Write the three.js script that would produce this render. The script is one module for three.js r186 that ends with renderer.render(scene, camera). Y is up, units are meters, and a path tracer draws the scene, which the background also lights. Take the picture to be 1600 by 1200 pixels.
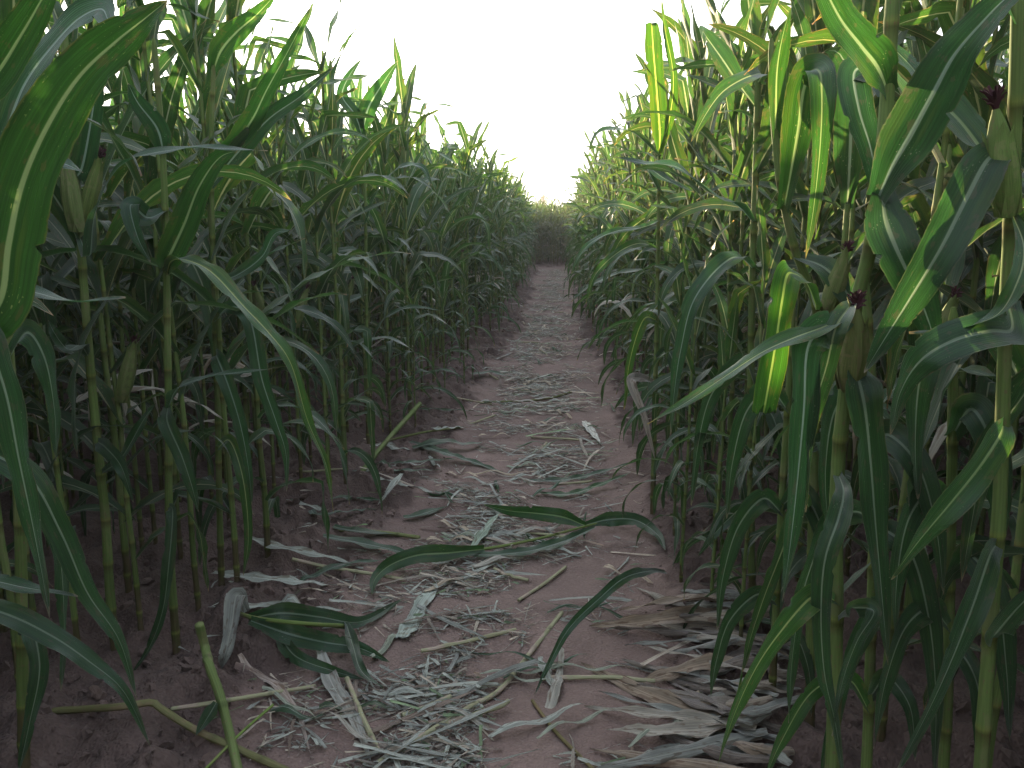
import * as THREE from 'three';
import { mergeGeometries } from 'three/addons/utils/BufferGeometryUtils.js';

// ---------------------------------------------------------------- camera, sky, sun, exposure
const W = 1024, H = 768, EYE = 1.6;
const scene = new THREE.Scene();
const camera = new THREE.PerspectiveCamera(51, W / H, 0.05, 3000);
camera.position.set(0, EYE, 0);
camera.rotation.set(-11.26 * Math.PI / 180, 2.75 * Math.PI / 180, 0, 'YXZ');
camera.updateMatrixWorld(true);
camera.updateProjectionMatrix();

const EXPOSURE = 5.4;
const sunAz = -20 * Math.PI / 180, sunEl = 9.5 * Math.PI / 180;
const sunDir = new THREE.Vector3(Math.sin(sunAz) * Math.cos(sunEl), Math.sin(sunEl), -Math.cos(sunAz) * Math.cos(sunEl));
{
  const SW = 1024, SH = 512, data = new Float32Array(SW * SH * 4);
  for (let r = 0; r < SH; r++) for (let c = 0; c < SW; c++) {
    const up = ((r + 0.5) / SH - 0.5) * Math.PI, az = ((c + 0.5) / SW - 0.5) * 2 * Math.PI;
    const x = Math.cos(az) * Math.cos(up), y = Math.sin(up), z = Math.sin(az) * Math.cos(up);
    const ang = Math.acos(Math.min(1, Math.max(-1, x * sunDir.x + y * sunDir.y + z * sunDir.z)));
    const hz = Math.exp(-Math.max(y, 0) * 3.2);
    const halo = 1.5 * Math.exp(-ang / 0.30), wide = 0.5 * Math.exp(-ang / 0.9);
    const o = (r * SW + c) * 4;
    data[o] = 0.56 * (0.34 + 0.36 * hz + halo * 1.0 + wide * 1.0);
    data[o + 1] = 0.56 * (0.42 + 0.31 * hz + halo * 0.88 + wide * 0.95);
    data[o + 2] = 0.56 * (0.60 + 0.19 * hz + halo * 0.66 + wide * 0.84);
    data[o + 3] = 1;
  }
  const t = new THREE.DataTexture(data, SW, SH, THREE.RGBAFormat, THREE.FloatType);
  t.mapping = THREE.EquirectangularReflectionMapping;
  t.magFilter = THREE.LinearFilter; t.needsUpdate = true;
  scene.background = t; scene.environment = t;
}
const sun = new THREE.DirectionalLight(new THREE.Color().setRGB(1.0, 0.80, 0.48), 4);
sun.position.copy(sunDir).multiplyScalar(60);
sun.castShadow = true;
sun.shadow.mapSize.set(4096, 4096);
Object.assign(sun.shadow.camera, { left: -30, right: 30, top: 30, bottom: -30, near: 1, far: 160 });
scene.add(sun, sun.target);

const renderer = new THREE.WebGLRenderer({ antialias: true });
renderer.setSize(W, H);
renderer.toneMapping = THREE.LinearToneMapping;
renderer.toneMappingExposure = EXPOSURE;
renderer.shadowMap.enabled = true;

// ---------------------------------------------------------------- helpers
function rng(seed) { let s = seed | 0; return () => { s = (s + 0x6d2b79f5) | 0; let t = Math.imul(s ^ (s >>> 15), 1 | s); t = (t + Math.imul(t ^ (t >>> 7), 61 | t)) ^ t; return ((t ^ (t >>> 14)) >>> 0) / 4294967296; }; }
const V = (x, y, z) => new THREE.Vector3(x, y, z);
const lerp = THREE.MathUtils.lerp, clamp = THREE.MathUtils.clamp, sst = THREE.MathUtils.smoothstep;
const hash2 = (x, y) => { let n = Math.imul(x | 0, 374761393) + Math.imul(y | 0, 668265263); n = Math.imul(n ^ (n >>> 13), 1274126177); return ((n ^ (n >>> 16)) >>> 0) / 4294967296; };
function vnoise(x, y, px = 0, py = 0) {               // value noise, periodic when px, py are given
  const ix = Math.floor(x), iy = Math.floor(y), fx = x - ix, fy = y - iy;
  const u = fx * fx * (3 - 2 * fx), v = fy * fy * (3 - 2 * fy);
  const m = (a, p) => (p ? ((a % p) + p) % p : a);
  const a = hash2(m(ix, px), m(iy, py)), b = hash2(m(ix + 1, px), m(iy, py)), c = hash2(m(ix, px), m(iy + 1, py)), d = hash2(m(ix + 1, px), m(iy + 1, py));
  return a + (b - a) * u + (c - a) * v + (a - b - c + d) * u * v;
}
const fbm = (x, y, o = 4) => { let s = 0, a = 0.5, n = 0; for (let i = 0; i < o; i++) { s += a * vnoise(x + i * 17.3, y - i * 9.1); n += a; a *= 0.5; x *= 2.03; y *= 2.03; } return s / n; };
const counts = {};
function numbered(name) { const n = counts[name] = (counts[name] ?? -1) + 1; return n ? `${name}_${String(n).padStart(3, '0')}` : name; }
function shadows(o) { o.traverse((m) => { if (m.isMesh) { m.castShadow = true; m.receiveShadow = true; } }); return o; }
function tag(o, label, category, group) { o.userData.label = label; o.userData.category = category; if (group) o.userData.group = group; return o; }
function thing(name, x, y, z, label, category, group) {
  const g = new THREE.Group(); g.name = numbered(name); g.position.set(x, y, z); scene.add(g);
  return tag(g, label, category, group);
}
function part(name, geo, mat, parent) { const m = new THREE.Mesh(geo, mat); m.name = name; m.castShadow = m.receiveShadow = true; parent.add(m); return m; }
const ray = new THREE.Vector3();
function dirOf(px, py) { return ray.set(px / 800 - 1, 1 - py / 600, 0.5).unproject(camera).sub(camera.position).normalize().clone(); }
const at = (px, py, d) => { const r = dirOf(px, py); return r.multiplyScalar(d / -r.z).add(camera.position); };   // where the line of sight crosses the plane d metres down the path
function onGround(px, py, lift = 0) {
  const r = dirOf(px, py); let p = V(0, 0, 0);
  let y = 0; for (let i = 0; i < 6; i++) { const k = (y + lift - EYE) / r.y; p = r.clone().multiplyScalar(k).add(camera.position); y = groundY(p.x, p.z); }
  return p;
}

// ---------------------------------------------------------------- the lie of the land
const ROW = 0.76, ENDZ = -31;
const leftEdge = (z) => lerp(-1.10, -0.68, sst(-z, 3, 13)) + 0.06 * Math.sin(z * 0.9) - 0.02;
const rightEdge = (z) => lerp(0.74, 0.66, sst(-z, 4, 12)) + 0.2 * sst(-z, 14, 30) + 0.05 * Math.sin(z * 0.7 + 1);
function pathMask(x, z) {
  const w = (fbm(x * 2.2 + 5, z * 2.2, 3) - 0.5) * 0.22;
  return sst(x - leftEdge(z) + w, 0.06, 0.40) * sst(rightEdge(z) - x + w, 0.02, 0.30) * sst(z - ENDZ, 0.2, 1.2);
}
function groundY(x, z) {
  const far = 1 - sst(Math.hypot(x, z + 10), 30, 45);
  const m = pathMask(x, z);
  const wob = (fbm(x * 1.1, z * 1.1 + 40, 2) - 0.5) * 1.4;
  const ridge = Math.cos((z / ROW) * 2 * Math.PI + wob);
  let h = (0.030 * (1 - m) + 0.010 * m) * ridge * far;
  h += (1 - m) * 0.055;
  const clod = Math.pow(fbm(x * 7 + 3, z * 7, 4), 1.6) * 0.16 - 0.045;
  const fine = (fbm(x * 26, z * 26 + 9, 3) - 0.5) * 0.034;
  h += (1 - m) * (clod + fine) * far;
  h += m * ((fbm(x * 3, z * 3 + 70, 3) - 0.5) * 0.035 + (fbm(x * 20, z * 20, 3) - 0.5) * 0.008);
  return h;
}

// ---------------------------------------------------------------- textures
function dataTex(w, h, fn, srgb) {
  const d = new Uint8Array(w * h * 4), c = [0, 0, 0];
  for (let y = 0; y < h; y++) for (let x = 0; x < w; x++) {
    fn((x + 0.5) / w, (y + 0.5) / h, c);
    for (let k = 0; k < 3; k++) { let v = clamp(c[k], 0, 1); if (srgb) v = v <= 0.0031308 ? v * 12.92 : 1.055 * Math.pow(v, 1 / 2.4) - 0.055; d[(y * w + x) * 4 + k] = v * 255; }
    d[(y * w + x) * 4 + 3] = 255;
  }
  const t = new THREE.DataTexture(d, w, h); t.wrapS = t.wrapT = THREE.RepeatWrapping; t.magFilter = THREE.LinearFilter; t.minFilter = THREE.LinearMipmapLinearFilter; t.generateMipmaps = true;
  if (srgb) t.colorSpace = THREE.SRGBColorSpace; t.needsUpdate = true; return t;
}
const veins = (u, v) => { const s = 0.5 + 0.5 * Math.cos((u - 0.5) * 2 * Math.PI * 17); const f = 0.5 + 0.5 * Math.cos((u - 0.5) * 2 * Math.PI * 61); return 0.6 * Math.pow(s, 4) + 0.4 * f; };
const leafMap = dataTex(256, 1024, (u, v, c) => {
  const e = Math.abs(u - 0.5) * 2, rib = 1 - sst(e, 0.055 * (1.25 - v) + 0.008, 0.085 * (1.25 - v) + 0.03);
  const streak = vnoise(u * 70, v * 7) * 0.5 + vnoise(u * 28 + 9, v * 3.5) * 0.5;
  const patch = fbm(u * 3 + 4, v * 9, 4);
  let k = (0.62 + 0.76 * streak) * (0.86 + 0.16 * veins(u, v)) * (0.72 + 0.55 * patch);
  let r = 0.027 * k, g = 0.084 * k, b = 0.017 * k;
  const yel = sst(fbm(u * 9 + 2, v * 3.2, 4), 0.56, 0.78) * 0.36;
  r = lerp(r, 0.075, yel); g = lerp(g, 0.115, yel); b = lerp(b, 0.02, yel);
  const marg = sst(e + (fbm(u * 2, v * 60, 2) - 0.5) * 0.10, 0.93, 0.99);
  r = lerp(r, 0.11, marg * 0.6); g = lerp(g, 0.115, marg * 0.6); b = lerp(b, 0.04, marg * 0.6);
  const les = sst(fbm(u * 7 + 50, v * 22 + 8, 4), 0.66, 0.72); r = lerp(r, 0.10, les * 0.5); g = lerp(g, 0.085, les * 0.5); b = lerp(b, 0.04, les * 0.5);
  const fleck = sst(vnoise(u * 46, v * 170), 0.90, 0.96) * sst(fbm(u * 4 + 20, v * 12, 2), 0.45, 0.6);
  r = lerp(r, 0.30, fleck * 0.7); g = lerp(g, 0.30, fleck * 0.7); b = lerp(b, 0.17, fleck * 0.7);
  const tip = sst(v + (fbm(u * 6, v * 30, 3) - 0.5) * 0.14, 0.955, 0.985);
  r = lerp(r, 0.26, tip); g = lerp(g, 0.20, tip); b = lerp(b, 0.10, tip);
  c[0] = lerp(r, 0.24, rib * 0.85); c[1] = lerp(g, 0.30, rib * 0.85); c[2] = lerp(b, 0.18, rib * 0.85);
}, true);
const leafBump = dataTex(256, 256, (u, v, c) => {
  const e = Math.abs(u - 0.5) * 2; const r = 1 - sst(e, 0.02, 0.12);
  c[0] = c[1] = c[2] = 0.35 * veins(u, v) + 0.25 * vnoise(u * 40, v * 6) + 0.5 * r;
});
const dryMap = dataTex(256, 512, (u, v, c) => {
  const e = Math.abs(u - 0.5) * 2, rib = 1 - sst(e, 0.03, 0.10);
  const streak = vnoise(u * 60, v * 5) * 0.55 + vnoise(u * 22 + 9, v * 3) * 0.45, patch = fbm(u * 4, v * 12, 4);
  const k = (0.55 + 0.85 * streak) * (0.7 + 0.6 * patch);
  let r = 0.40 * k, g = 0.37 * k, b = 0.285 * k;
  const br = sst(fbm(u * 5 + 30, v * 14 + 3, 4), 0.56, 0.72) * 0.75;
  r = lerp(r, 0.16, br); g = lerp(g, 0.105, br); b = lerp(b, 0.06, br);
  c[0] = lerp(r, 0.5, rib * 0.5); c[1] = lerp(g, 0.46, rib * 0.5); c[2] = lerp(b, 0.35, rib * 0.5);
}, true);
const stalkMap = dataTex(128, 512, (u, v, c) => {
  const s = vnoise(u * 32, v * 10, 32) * 0.6 + vnoise(u * 64, v * 5, 64) * 0.4, p = fbm(u * 3, v * 14, 3);
  const k = 0.66 + 0.6 * s;
  let r = 0.118 * k, g = 0.160 * k, b = 0.046 * k;
  const y = sst(p, 0.5, 0.7) * 0.6; r = lerp(r, 0.165, y); g = lerp(g, 0.165, y); b = lerp(b, 0.07, y);
  const sp = sst(vnoise(u * 20, v * 70, 20), 0.86, 0.95) * 0.6; r = lerp(r, 0.16, sp); g = lerp(g, 0.10, sp); b = lerp(b, 0.06, sp);
  c[0] = r; c[1] = g; c[2] = b;
}, true);
const soilTex = (u, v, f, o) => { let s = 0, a = 0.5, n = 0; for (let i = 0; i < o; i++) { s += a * vnoise(u * f + i * 0.5, v * f + i * 0.5, f, f); n += a; a *= 0.58; f *= 2; } return s / n; };
const soilMap = dataTex(1024, 1024, (u, v, c) => {
  const n = soilTex(u, v, 6, 7), f = vnoise(u * 300, v * 300, 300, 300), m = soilTex(u + 0.3, v + 0.6, 3, 4);
  let k = 0.62 + 0.55 * n + 0.22 * (f - 0.5);
  let r = 0.200 * k, g = 0.136 * k, b = 0.108 * k;
  const d = sst(m, 0.5, 0.68) * 0.35; r = lerp(r, 0.12, d); g = lerp(g, 0.074, d); b = lerp(b, 0.060, d);
  const grit = sst(vnoise(u * 180 + 0.5, v * 180, 180, 180), 0.9, 0.97); r = lerp(r, 0.26, grit * 0.6); g = lerp(g, 0.2, grit * 0.6); b = lerp(b, 0.16, grit * 0.6);
  c[0] = r; c[1] = g; c[2] = b;
}, true);
const soilBump = dataTex(1024, 1024, (u, v, c) => { c[0] = c[1] = c[2] = 0.7 * soilTex(u, v, 16, 6) + 0.3 * vnoise(u * 340, v * 340, 340, 340); });
soilBump.repeat.set(1, 1);

// ---------------------------------------------------------------- materials (roughness 1: light that passes a leaf is scattered; the waxy skin is the clear coat)
const M = {
  leaf: new THREE.MeshPhysicalMaterial({ name: 'corn_leaf', map: leafMap, bumpMap: leafBump, bumpScale: 0.0016, vertexColors: true, roughness: 1, transmission: 0.58, thickness: 0, specularIntensity: 0.3, clearcoat: 0.8, clearcoatRoughness: 0.4, side: THREE.DoubleSide }),
  dry: new THREE.MeshPhysicalMaterial({ name: 'dry_leaf', map: dryMap, bumpMap: leafBump, bumpScale: 0.002, vertexColors: true, roughness: 0.95, transmission: 0.2, thickness: 0, side: THREE.DoubleSide }),
  stalk: new THREE.MeshPhysicalMaterial({ name: 'corn_stalk', map: stalkMap, vertexColors: true, roughness: 0.8, specularIntensity: 0.5, side: THREE.DoubleSide }),
  silk: new THREE.MeshStandardMaterial({ name: 'silk', color: new THREE.Color().setRGB(0.055, 0.012, 0.018), roughness: 0.8, side: THREE.DoubleSide }),
  tassel: new THREE.MeshStandardMaterial({ name: 'tassel', color: new THREE.Color().setRGB(0.30, 0.24, 0.11), roughness: 0.9, side: THREE.DoubleSide }),
  soil: new THREE.MeshStandardMaterial({ name: 'soil', map: soilMap, vertexColors: true, bumpMap: soilBump, bumpScale: 0.016, roughness: 0.95 }),
  clod: new THREE.MeshStandardMaterial({ name: 'soil_clod', map: soilMap, bumpMap: soilBump, bumpScale: 0.004, roughness: 0.95, flatShading: true }),
};

// ---------------------------------------------------------------- geometry makers
function geo(pos, uv, col, idx) {
  const g = new THREE.BufferGeometry();
  g.setAttribute('position', new THREE.Float32BufferAttribute(pos, 3));
  g.setAttribute('uv', new THREE.Float32BufferAttribute(uv, 2));
  if (col) g.setAttribute('color', new THREE.Float32BufferAttribute(col, 3));
  g.setIndex(idx); g.computeVertexNormals(); return g;
}
// A blade along the points pts, side vectors given by side(i, t, T); width profile prof(t).
function blade(pts, side, o) {
  const n = pts.length - 1, nw = o.nw ?? 4, pos = [], uv = [], col = [], idx = [], T = V(0, 0, 0), N = V(0, 0, 0), c = o.color ?? [1, 1, 1], ph = o.phase ?? 0;
  const len = pts.reduce((s, p, i) => (i ? s + p.distanceTo(pts[i - 1]) : 0), 0);
  for (let i = 0; i <= n; i++) {
    const t = i / n;
    T.subVectors(pts[Math.min(n, i + 1)], pts[Math.max(0, i - 1)]).normalize();
    const S = side(t, T).clone(); S.addScaledVector(T, -S.dot(T)).normalize();
    N.crossVectors(S, T).normalize();
    const hw = 0.5 * o.width * o.prof(t), fold = o.fold(t);
    for (let j = 0; j <= nw; j++) {
      const u = j / nw, s = (u - 0.5) * 2, e = Math.abs(s);
      let ragged = 1; if (o.fray && e > 0.7) { const w = vnoise(t * 34 + ph * 9, s > 0 ? 3.5 : 8.5), n = vnoise(t * 150 + ph * 5, s > 0 ? 1.5 : 6.5); ragged = 1 - (sst(w, 0.80, 0.93) * 0.30 + 0.05 * n) * (e > 0.9 ? 1 : 0.3); } if (o.rag && e > 0.99) ragged = 1 - o.rag * hash2(i * 7 + j + ((ph * 100) | 0), 3);
      const ca = Math.cos(fold), sa = Math.sin(fold);
      const wav = (o.wave ?? 0) * e * e * Math.sin(t * len * (o.freq ?? 30) + ph + (s > 0 ? 1.9 : 0)) * Math.min(1, t * 6) * (0.4 + 0.6 * o.prof(t));
      const a = s * hw * ca * ragged, b = e * hw * sa * ragged + wav + (o.roll ? -o.roll * hw * e * e : 0);
      let torn = 0; if (o.torn && i === n) torn = -o.torn * hash2(j + 31, (ph * 50) | 0);
      pos.push(pts[i].x + S.x * a + N.x * b + T.x * torn, pts[i].y + S.y * a + N.y * b + T.y * torn, pts[i].z + S.z * a + N.z * b + T.z * torn);
      uv.push(u, (o.v0 ?? 0) + t * ((o.v1 ?? 1) - (o.v0 ?? 0)));
      col.push(c[0], c[1], c[2]);
    }
  }
  for (let i = 0; i < n; i++) for (let j = 0; j < nw; j++) { const a = i * (nw + 1) + j, b = a + nw + 1; idx.push(a, b, a + 1, a + 1, b, b + 1); }
  return geo(pos, uv, col, idx);
}
const leafProf = (t) => (0.50 + 0.50 * sst(t, 0, 0.28)) * Math.pow(Math.max(0, 1 - Math.pow(t, 2.6)), 0.85) + 0.004;
const baseFold = (a, b) => (t) => lerp(a, b, sst(t, 0, 0.35));
function tube(pts, radius, color, sides = 7, caps = true, v0 = 0) {
  const pos = [], uv = [], col = [], idx = [], n = pts.length, T = V(0, 0, 0), A = V(0, 0, 0), B = V(0, 0, 0); let L = v0, ref = V(0.31, 0.02, 0.95);
  const first = V(0, 0, 0).subVectors(pts[n - 1], pts[0]).normalize(); if (Math.abs(first.dot(ref)) > 0.9) ref = V(0, 1, 0.1);
  for (let i = 0; i < n; i++) {
    if (i) L += pts[i].distanceTo(pts[i - 1]);
    T.subVectors(pts[Math.min(n - 1, i + 1)], pts[Math.max(0, i - 1)]).normalize();
    A.copy(ref).addScaledVector(T, -ref.dot(T)).normalize(); B.crossVectors(T, A);
    const r = radius(i / (n - 1), i), c = color(i / (n - 1), i);
    for (let j = 0; j <= sides; j++) {
      const a = (j / sides) * Math.PI * 2, x = Math.cos(a) * r, y = Math.sin(a) * r;
      pos.push(pts[i].x + A.x * x + B.x * y, pts[i].y + A.y * x + B.y * y, pts[i].z + A.z * x + B.z * y); uv.push(j / sides, L * 1.3); col.push(...c);
    }
  }
  for (let i = 0; i < n - 1; i++) for (let j = 0; j < sides; j++) { const a = i * (sides + 1) + j, b = a + sides + 1; idx.push(a, a + 1, b, a + 1, b + 1, b); }
  if (caps) for (const i of [0, n - 1]) {
    const c0 = pos.length / 3; pos.push(pts[i].x, pts[i].y, pts[i].z); uv.push(0.5, 0.5); col.push(1.5, 1.35, 1.6);
    for (let j = 0; j < sides; j++) { const a = i * (sides + 1) + j; if (i) idx.push(a, a + 1, c0); else idx.push(a + 1, a, c0); }
  }
  return geo(pos, uv, col, idx);
}
const jitterColor = (R, a = 0.25, y = 0.3) => { const k = 1 - a + 2 * a * R(), q = y * R() * R(); return [k * (1 + q * 0.9), k * (1 + q * 0.25), k * (1 - q * 0.3)]; };

// Stalk along a polyline with a node at each given length; the sheath makes each internode widest just above its node.
function stalkGeo(path, nodes, r0, r1, sides, R) {
  const total = nodes[nodes.length - 1], curve = new THREE.CatmullRomCurve3(path), L = curve.getLength(), pts = [], rad = [], col = [];
  const add = (s, k, c) => { pts.push(curve.getPointAt(clamp(s / L, 0, 1))); rad.push(lerp(r0, r1, s / total) * k); col.push(c); };
  const low = [0.62, 0.42, 0.50];
  for (let i = 0; i < nodes.length - 1; i++) {
    const a = nodes[i], b = nodes[i + 1], g = 0.85 + 0.3 * R(), c = a < 0.16 ? low : [g * 0.92, g, g * 0.9], n = 0.012;
    add(a - (i ? 0.006 : 0), 1.04, [0.55, 0.50, 0.35]); add(a + 0.004, 1.11, [1.2, 1.08, 0.85]); add(a + n + 0.004, 1.04, c);
    add(lerp(a, b, 0.4), 1.0, c); add(lerp(a, b, 0.8), 0.97, c);
  }
  add(total, 0.5, [0.9, 1, 0.8]);
  return tube(pts, (t, i) => rad[i], (t, i) => col[i], sides, true);
}
// An ear from point p along dir: overlapping husk leaves and a tuft of silk.
function earGeos(p, dir, len, rad, R, tint) {
  const d = dir.clone().normalize(), pts = [], n = 9; for (let i = 0; i <= n; i++) pts.push(p.clone().addScaledVector(d, (i / n) * len));
  const prof = (t) => rad * Math.pow(Math.sin(Math.PI * (0.10 + 0.86 * Math.pow(t, 0.85))), 0.75);
  const body = [tube(pts, prof, () => tint, 10, false)];
  const A = V(0.3, 0.1, 0.9).cross(d).normalize(), B = d.clone().cross(A);
  for (let k = 0; k < 5; k++) {
    const a0 = k * 1.26 + R(), lp = [], m = 8, top = 0.82 + 0.36 * R();
    for (let i = 0; i <= m; i++) { const t = i / m, r = (i ? prof(Math.min(t * top, 0.97)) : rad * 0.5) * 1.06 + 0.002 + (t > 0.85 ? (t - 0.85) * 0.05 : 0), a = a0 + t * 0.25; lp.push(p.clone().addScaledVector(d, t * top * len).addScaledVector(A, Math.cos(a) * r).addScaledVector(B, Math.sin(a) * r)); }
    const g = 0.85 + 0.35 * R();
    body.push(blade(lp, (t) => { const a = a0 + t * 0.25; return A.clone().multiplyScalar(-Math.sin(a)).addScaledVector(B, Math.cos(a)); }, { width: rad * 1.9, prof: (t) => Math.pow(Math.max(0, 1 - Math.pow(t, 3)), 0.7) + 0.02, fold: () => -0.5, nw: 4, color: [tint[0] * g, tint[1] * g, tint[2] * g] }));
  }
  const silk = [], tip = p.clone().addScaledVector(d, len * 0.97);
  for (let k = 0; k < 46; k++) {
    const a = R() * 6.28, q = 0.004 + 0.009 * R(), lp = [], l = 0.03 + 0.035 * R();
    for (let i = 0; i <= 4; i++) { const t = i / 4; lp.push(tip.clone().addScaledVector(d, l * (t - 0.25 * t * t)).addScaledVector(A, Math.cos(a) * q * t * (1 + t * 0.5)).addScaledVector(B, Math.sin(a) * q * t * (1 + t * 0.5)).add(V(0, -0.008 * t * t, 0))); }
    silk.push(tube(lp, (t) => 0.0034 * (1 - 0.6 * t), () => [1, 1, 1], 4, false));
  }
  const strip = (g) => { g.deleteAttribute('color'); return g; };
  return [mergeGeometries(body), mergeGeometries(silk.map(strip))];
}
function tasselGeo(p, R, h = 0.3) {
  const out = [];
  for (let k = 0; k < 8; k++) {
    const a = R() * 6.28, tilt = k ? 0.3 + 0.5 * R() : 0.05, l = h * (k ? 0.55 + 0.3 * R() : 1), pts = [];
    for (let i = 0; i <= 5; i++) { const t = i / 5, q = tilt * (1 + 0.6 * t); pts.push(V(p.x + Math.cos(a) * Math.sin(q) * l * t, p.y + Math.cos(q) * l * t + k * 0.008, p.z + Math.sin(a) * Math.sin(q) * l * t)); }
    const g = tube(pts, (t, i) => (i % 2 ? 0.0042 : 0.0028) * (1.1 - 0.7 * t), () => [1, 1, 1], 4, false); g.deleteAttribute('color'); out.push(g);
  }
  return mergeGeometries(out);
}
// The centre line and side vectors of a leaf that leaves the stalk at p, rises at elevation e0 and bends over.
function freeLeaf(p, az, e0, bend, pw, len, segs, twist, kink) {
  const pts = [p.clone()], step = len / segs; let q = p.clone();
  for (let i = 0; i < segs; i++) {
    const t = (i + 0.5) / segs; let e = e0 - bend * Math.pow(t, pw); if (kink && t > kink[0]) e -= kink[1]; e = Math.max(e, -1.52);
    const a = az + twist * 0.5 * t * t;
    q = q.clone().add(V(Math.cos(a) * Math.cos(e) * step, Math.sin(e) * step, Math.sin(a) * Math.cos(e) * step)); pts.push(q);
  }
  return [pts, (t, T) => { const a = az + twist * 0.5 * t * t; return V(-Math.sin(a), 0, Math.cos(a)).applyAxisAngle(T, twist * t * 1.1); }];
}

// ---------------------------------------------------------------- one corn plant of its own; returns its parts as [name, geometry, material key, [children]]
function plantParts(seed, o = {}) {
  const R = rng(seed), parts = [], segs = o.segs ?? 14, nw = o.nw ?? 4;
  const height = o.height ?? 2.08 + 0.22 * R(), nodes = [0], path = [V(0, -0.03, 0)], lean = (R() - 0.5) * 0.10, leanA = R() * 6.28;
  while (nodes[nodes.length - 1] < height) nodes.push(nodes[nodes.length - 1] + (nodes.length < 3 ? 0.09 : 0.18) + 0.04 * R());
  const total = nodes[nodes.length - 1], az0 = R() * 0.001;
  for (let i = 1; i <= 8; i++) { const t = i / 8; path.push(V(Math.cos(leanA) * lean * t * t + (R() - 0.5) * 0.012, t * total, Math.sin(leanA) * lean * t * t + (R() - 0.5) * 0.012)); }
  const curve = new THREE.CatmullRomCurve3(path), where = (s) => curve.getPointAt(clamp(s / curve.getLength(), 0, 1));
  parts.push(['stalk', stalkGeo(path, nodes, 0.0115 + 0.0035 * R(), 0.006, o.sides ?? 7, R), 'stalk']);
  let side = R() < 0.5 ? 0 : 1;
  for (let i = 2; i < nodes.length; i++) {
    side = 1 - side;
    const t = nodes[i] / total, p = where(Math.min(nodes[i] + (i < nodes.length - 1 ? 0.10 : -0.01), total - 0.02));
    if (!o.bushy && t < 0.30 && R() < 0.22) continue;
    const az = az0 + side * Math.PI + (R() - 0.5) * 0.9;
    const dry = t < 0.34 && R() < 0.09;
    let len, wid, e0, bend, pw = 1.2 + R();
    if (o.bushy && t < 0.56) { len = 0.50 + 0.32 * R(); wid = 0.045 + 0.025 * R(); e0 = 0.75 + 0.5 * R(); bend = 2.0 + 1.0 * R(); pw = 0.7 + 0.5 * R(); }
    else if (t < 0.34) { len = 0.45 + 0.25 * R(); wid = 0.052 + 0.02 * R(); e0 = 0.5 + 0.6 * R(); bend = 1.6 + 1.2 * R(); }
    else if (t < 0.72) { len = 0.68 + 0.28 * R(); wid = 0.086 + 0.022 * R(); e0 = 0.90 + 0.42 * R(); bend = 0.6 + 1.8 * R(); }
    else { len = 0.50 + 0.30 * R() * (1.4 - t); wid = 0.078 + 0.022 * R(); e0 = 1.10 + 0.32 * R(); bend = 0.1 + 1.0 * R() * R(); pw = 1.6 + R(); }
    const kink = R() < 0.28 ? [0.35 + 0.3 * R(), 0.7 + 0.8 * R()] : null;
    const [pts, sd] = freeLeaf(p, az, e0, bend, pw, len, segs, (R() - 0.5) * 2.2, kink);
    const cl = dry ? jitterColor(R, 0.2, 0.3) : jitterColor(R, 0.26, t < 0.4 ? 0.9 : 0.8);
    if (!dry && t > 0.62) { cl[0] *= 1.45; cl[1] *= 1.38; cl[2] *= 1.15; }      // top leaves tinted brighter and yellower, imitating sun glowing through them
    parts.push(['leaf', blade(pts, sd, { width: wid, prof: leafProf, fold: baseFold(0.75, 0.12 + 0.2 * R()), wave: 0.007 + 0.006 * R(), freq: 26 + 16 * R(), phase: R() * 6.28, nw, color: cl, roll: dry ? 0.6 : 0 }), dry ? 'dry' : 'leaf']);
    if (o.bushy && t < 0.56 && R() < 0.75) {        // a leaf of a side shoot
      const [q2, s2] = freeLeaf(where(nodes[i]), R() * 6.28, 0.7 + 0.6 * R(), 1.9 + 1.1 * R(), 0.8, 0.45 + 0.35 * R(), segs, (R() - 0.5) * 2.4, null);
      parts.push(['leaf', blade(q2, s2, { width: 0.038 + 0.025 * R(), prof: leafProf, fold: baseFold(0.75, 0.15), wave: 0.007, freq: 30, phase: R() * 6.28, nw, color: jitterColor(R, 0.22, 0.7) }), 'leaf']);
    }
  }
  if (o.ear ?? R() < 0.2) {
    const s = 0.98 + 0.3 * R(), p = where(s), a = R() * 6.28, d = V(Math.cos(a) * 0.36, 1, Math.sin(a) * 0.36);
    const [e, k] = earGeos(p.clone().add(V(Math.cos(a) * 0.018, 0, Math.sin(a) * 0.018)), d, 0.21 + 0.05 * R(), 0.026 + 0.005 * R(), R, [1.02, 1.0, 1.05]);
    parts.push(['ear', e, 'stalk', [['silk', k, 'silk']]]);
  }
  if (o.tassel ?? R() < 0.12) parts.push(['tassel', tasselGeo(where(total), R, 0.24), 'tassel']);
  return parts;
}
function assemble(parts, root) { for (const [n, g, m, kids] of parts) { const p = part(n, g, M[m], root); if (kids) assemble(kids, p); } return root; }
function flatten(parts) {           // the same plant as one geometry with a group per material, for the field behind
  const by = { leaf: [], dry: [], stalk: [], silk: [], tassel: [] };
  const walk = (ps) => { for (const [, g, m, kids] of ps) { const c = g.clone(); if (!c.attributes.color) c.setAttribute('color', new THREE.Float32BufferAttribute(new Float32Array(c.attributes.position.count * 3).fill(1), 3)); by[m].push(c); if (kids) walk(kids); } };
  walk(parts);
  const keys = Object.keys(by).filter((k) => by[k].length), g = mergeGeometries(keys.map((k) => mergeGeometries(by[k])), true);
  return [g, keys.map((k) => M[k])];
}

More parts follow.
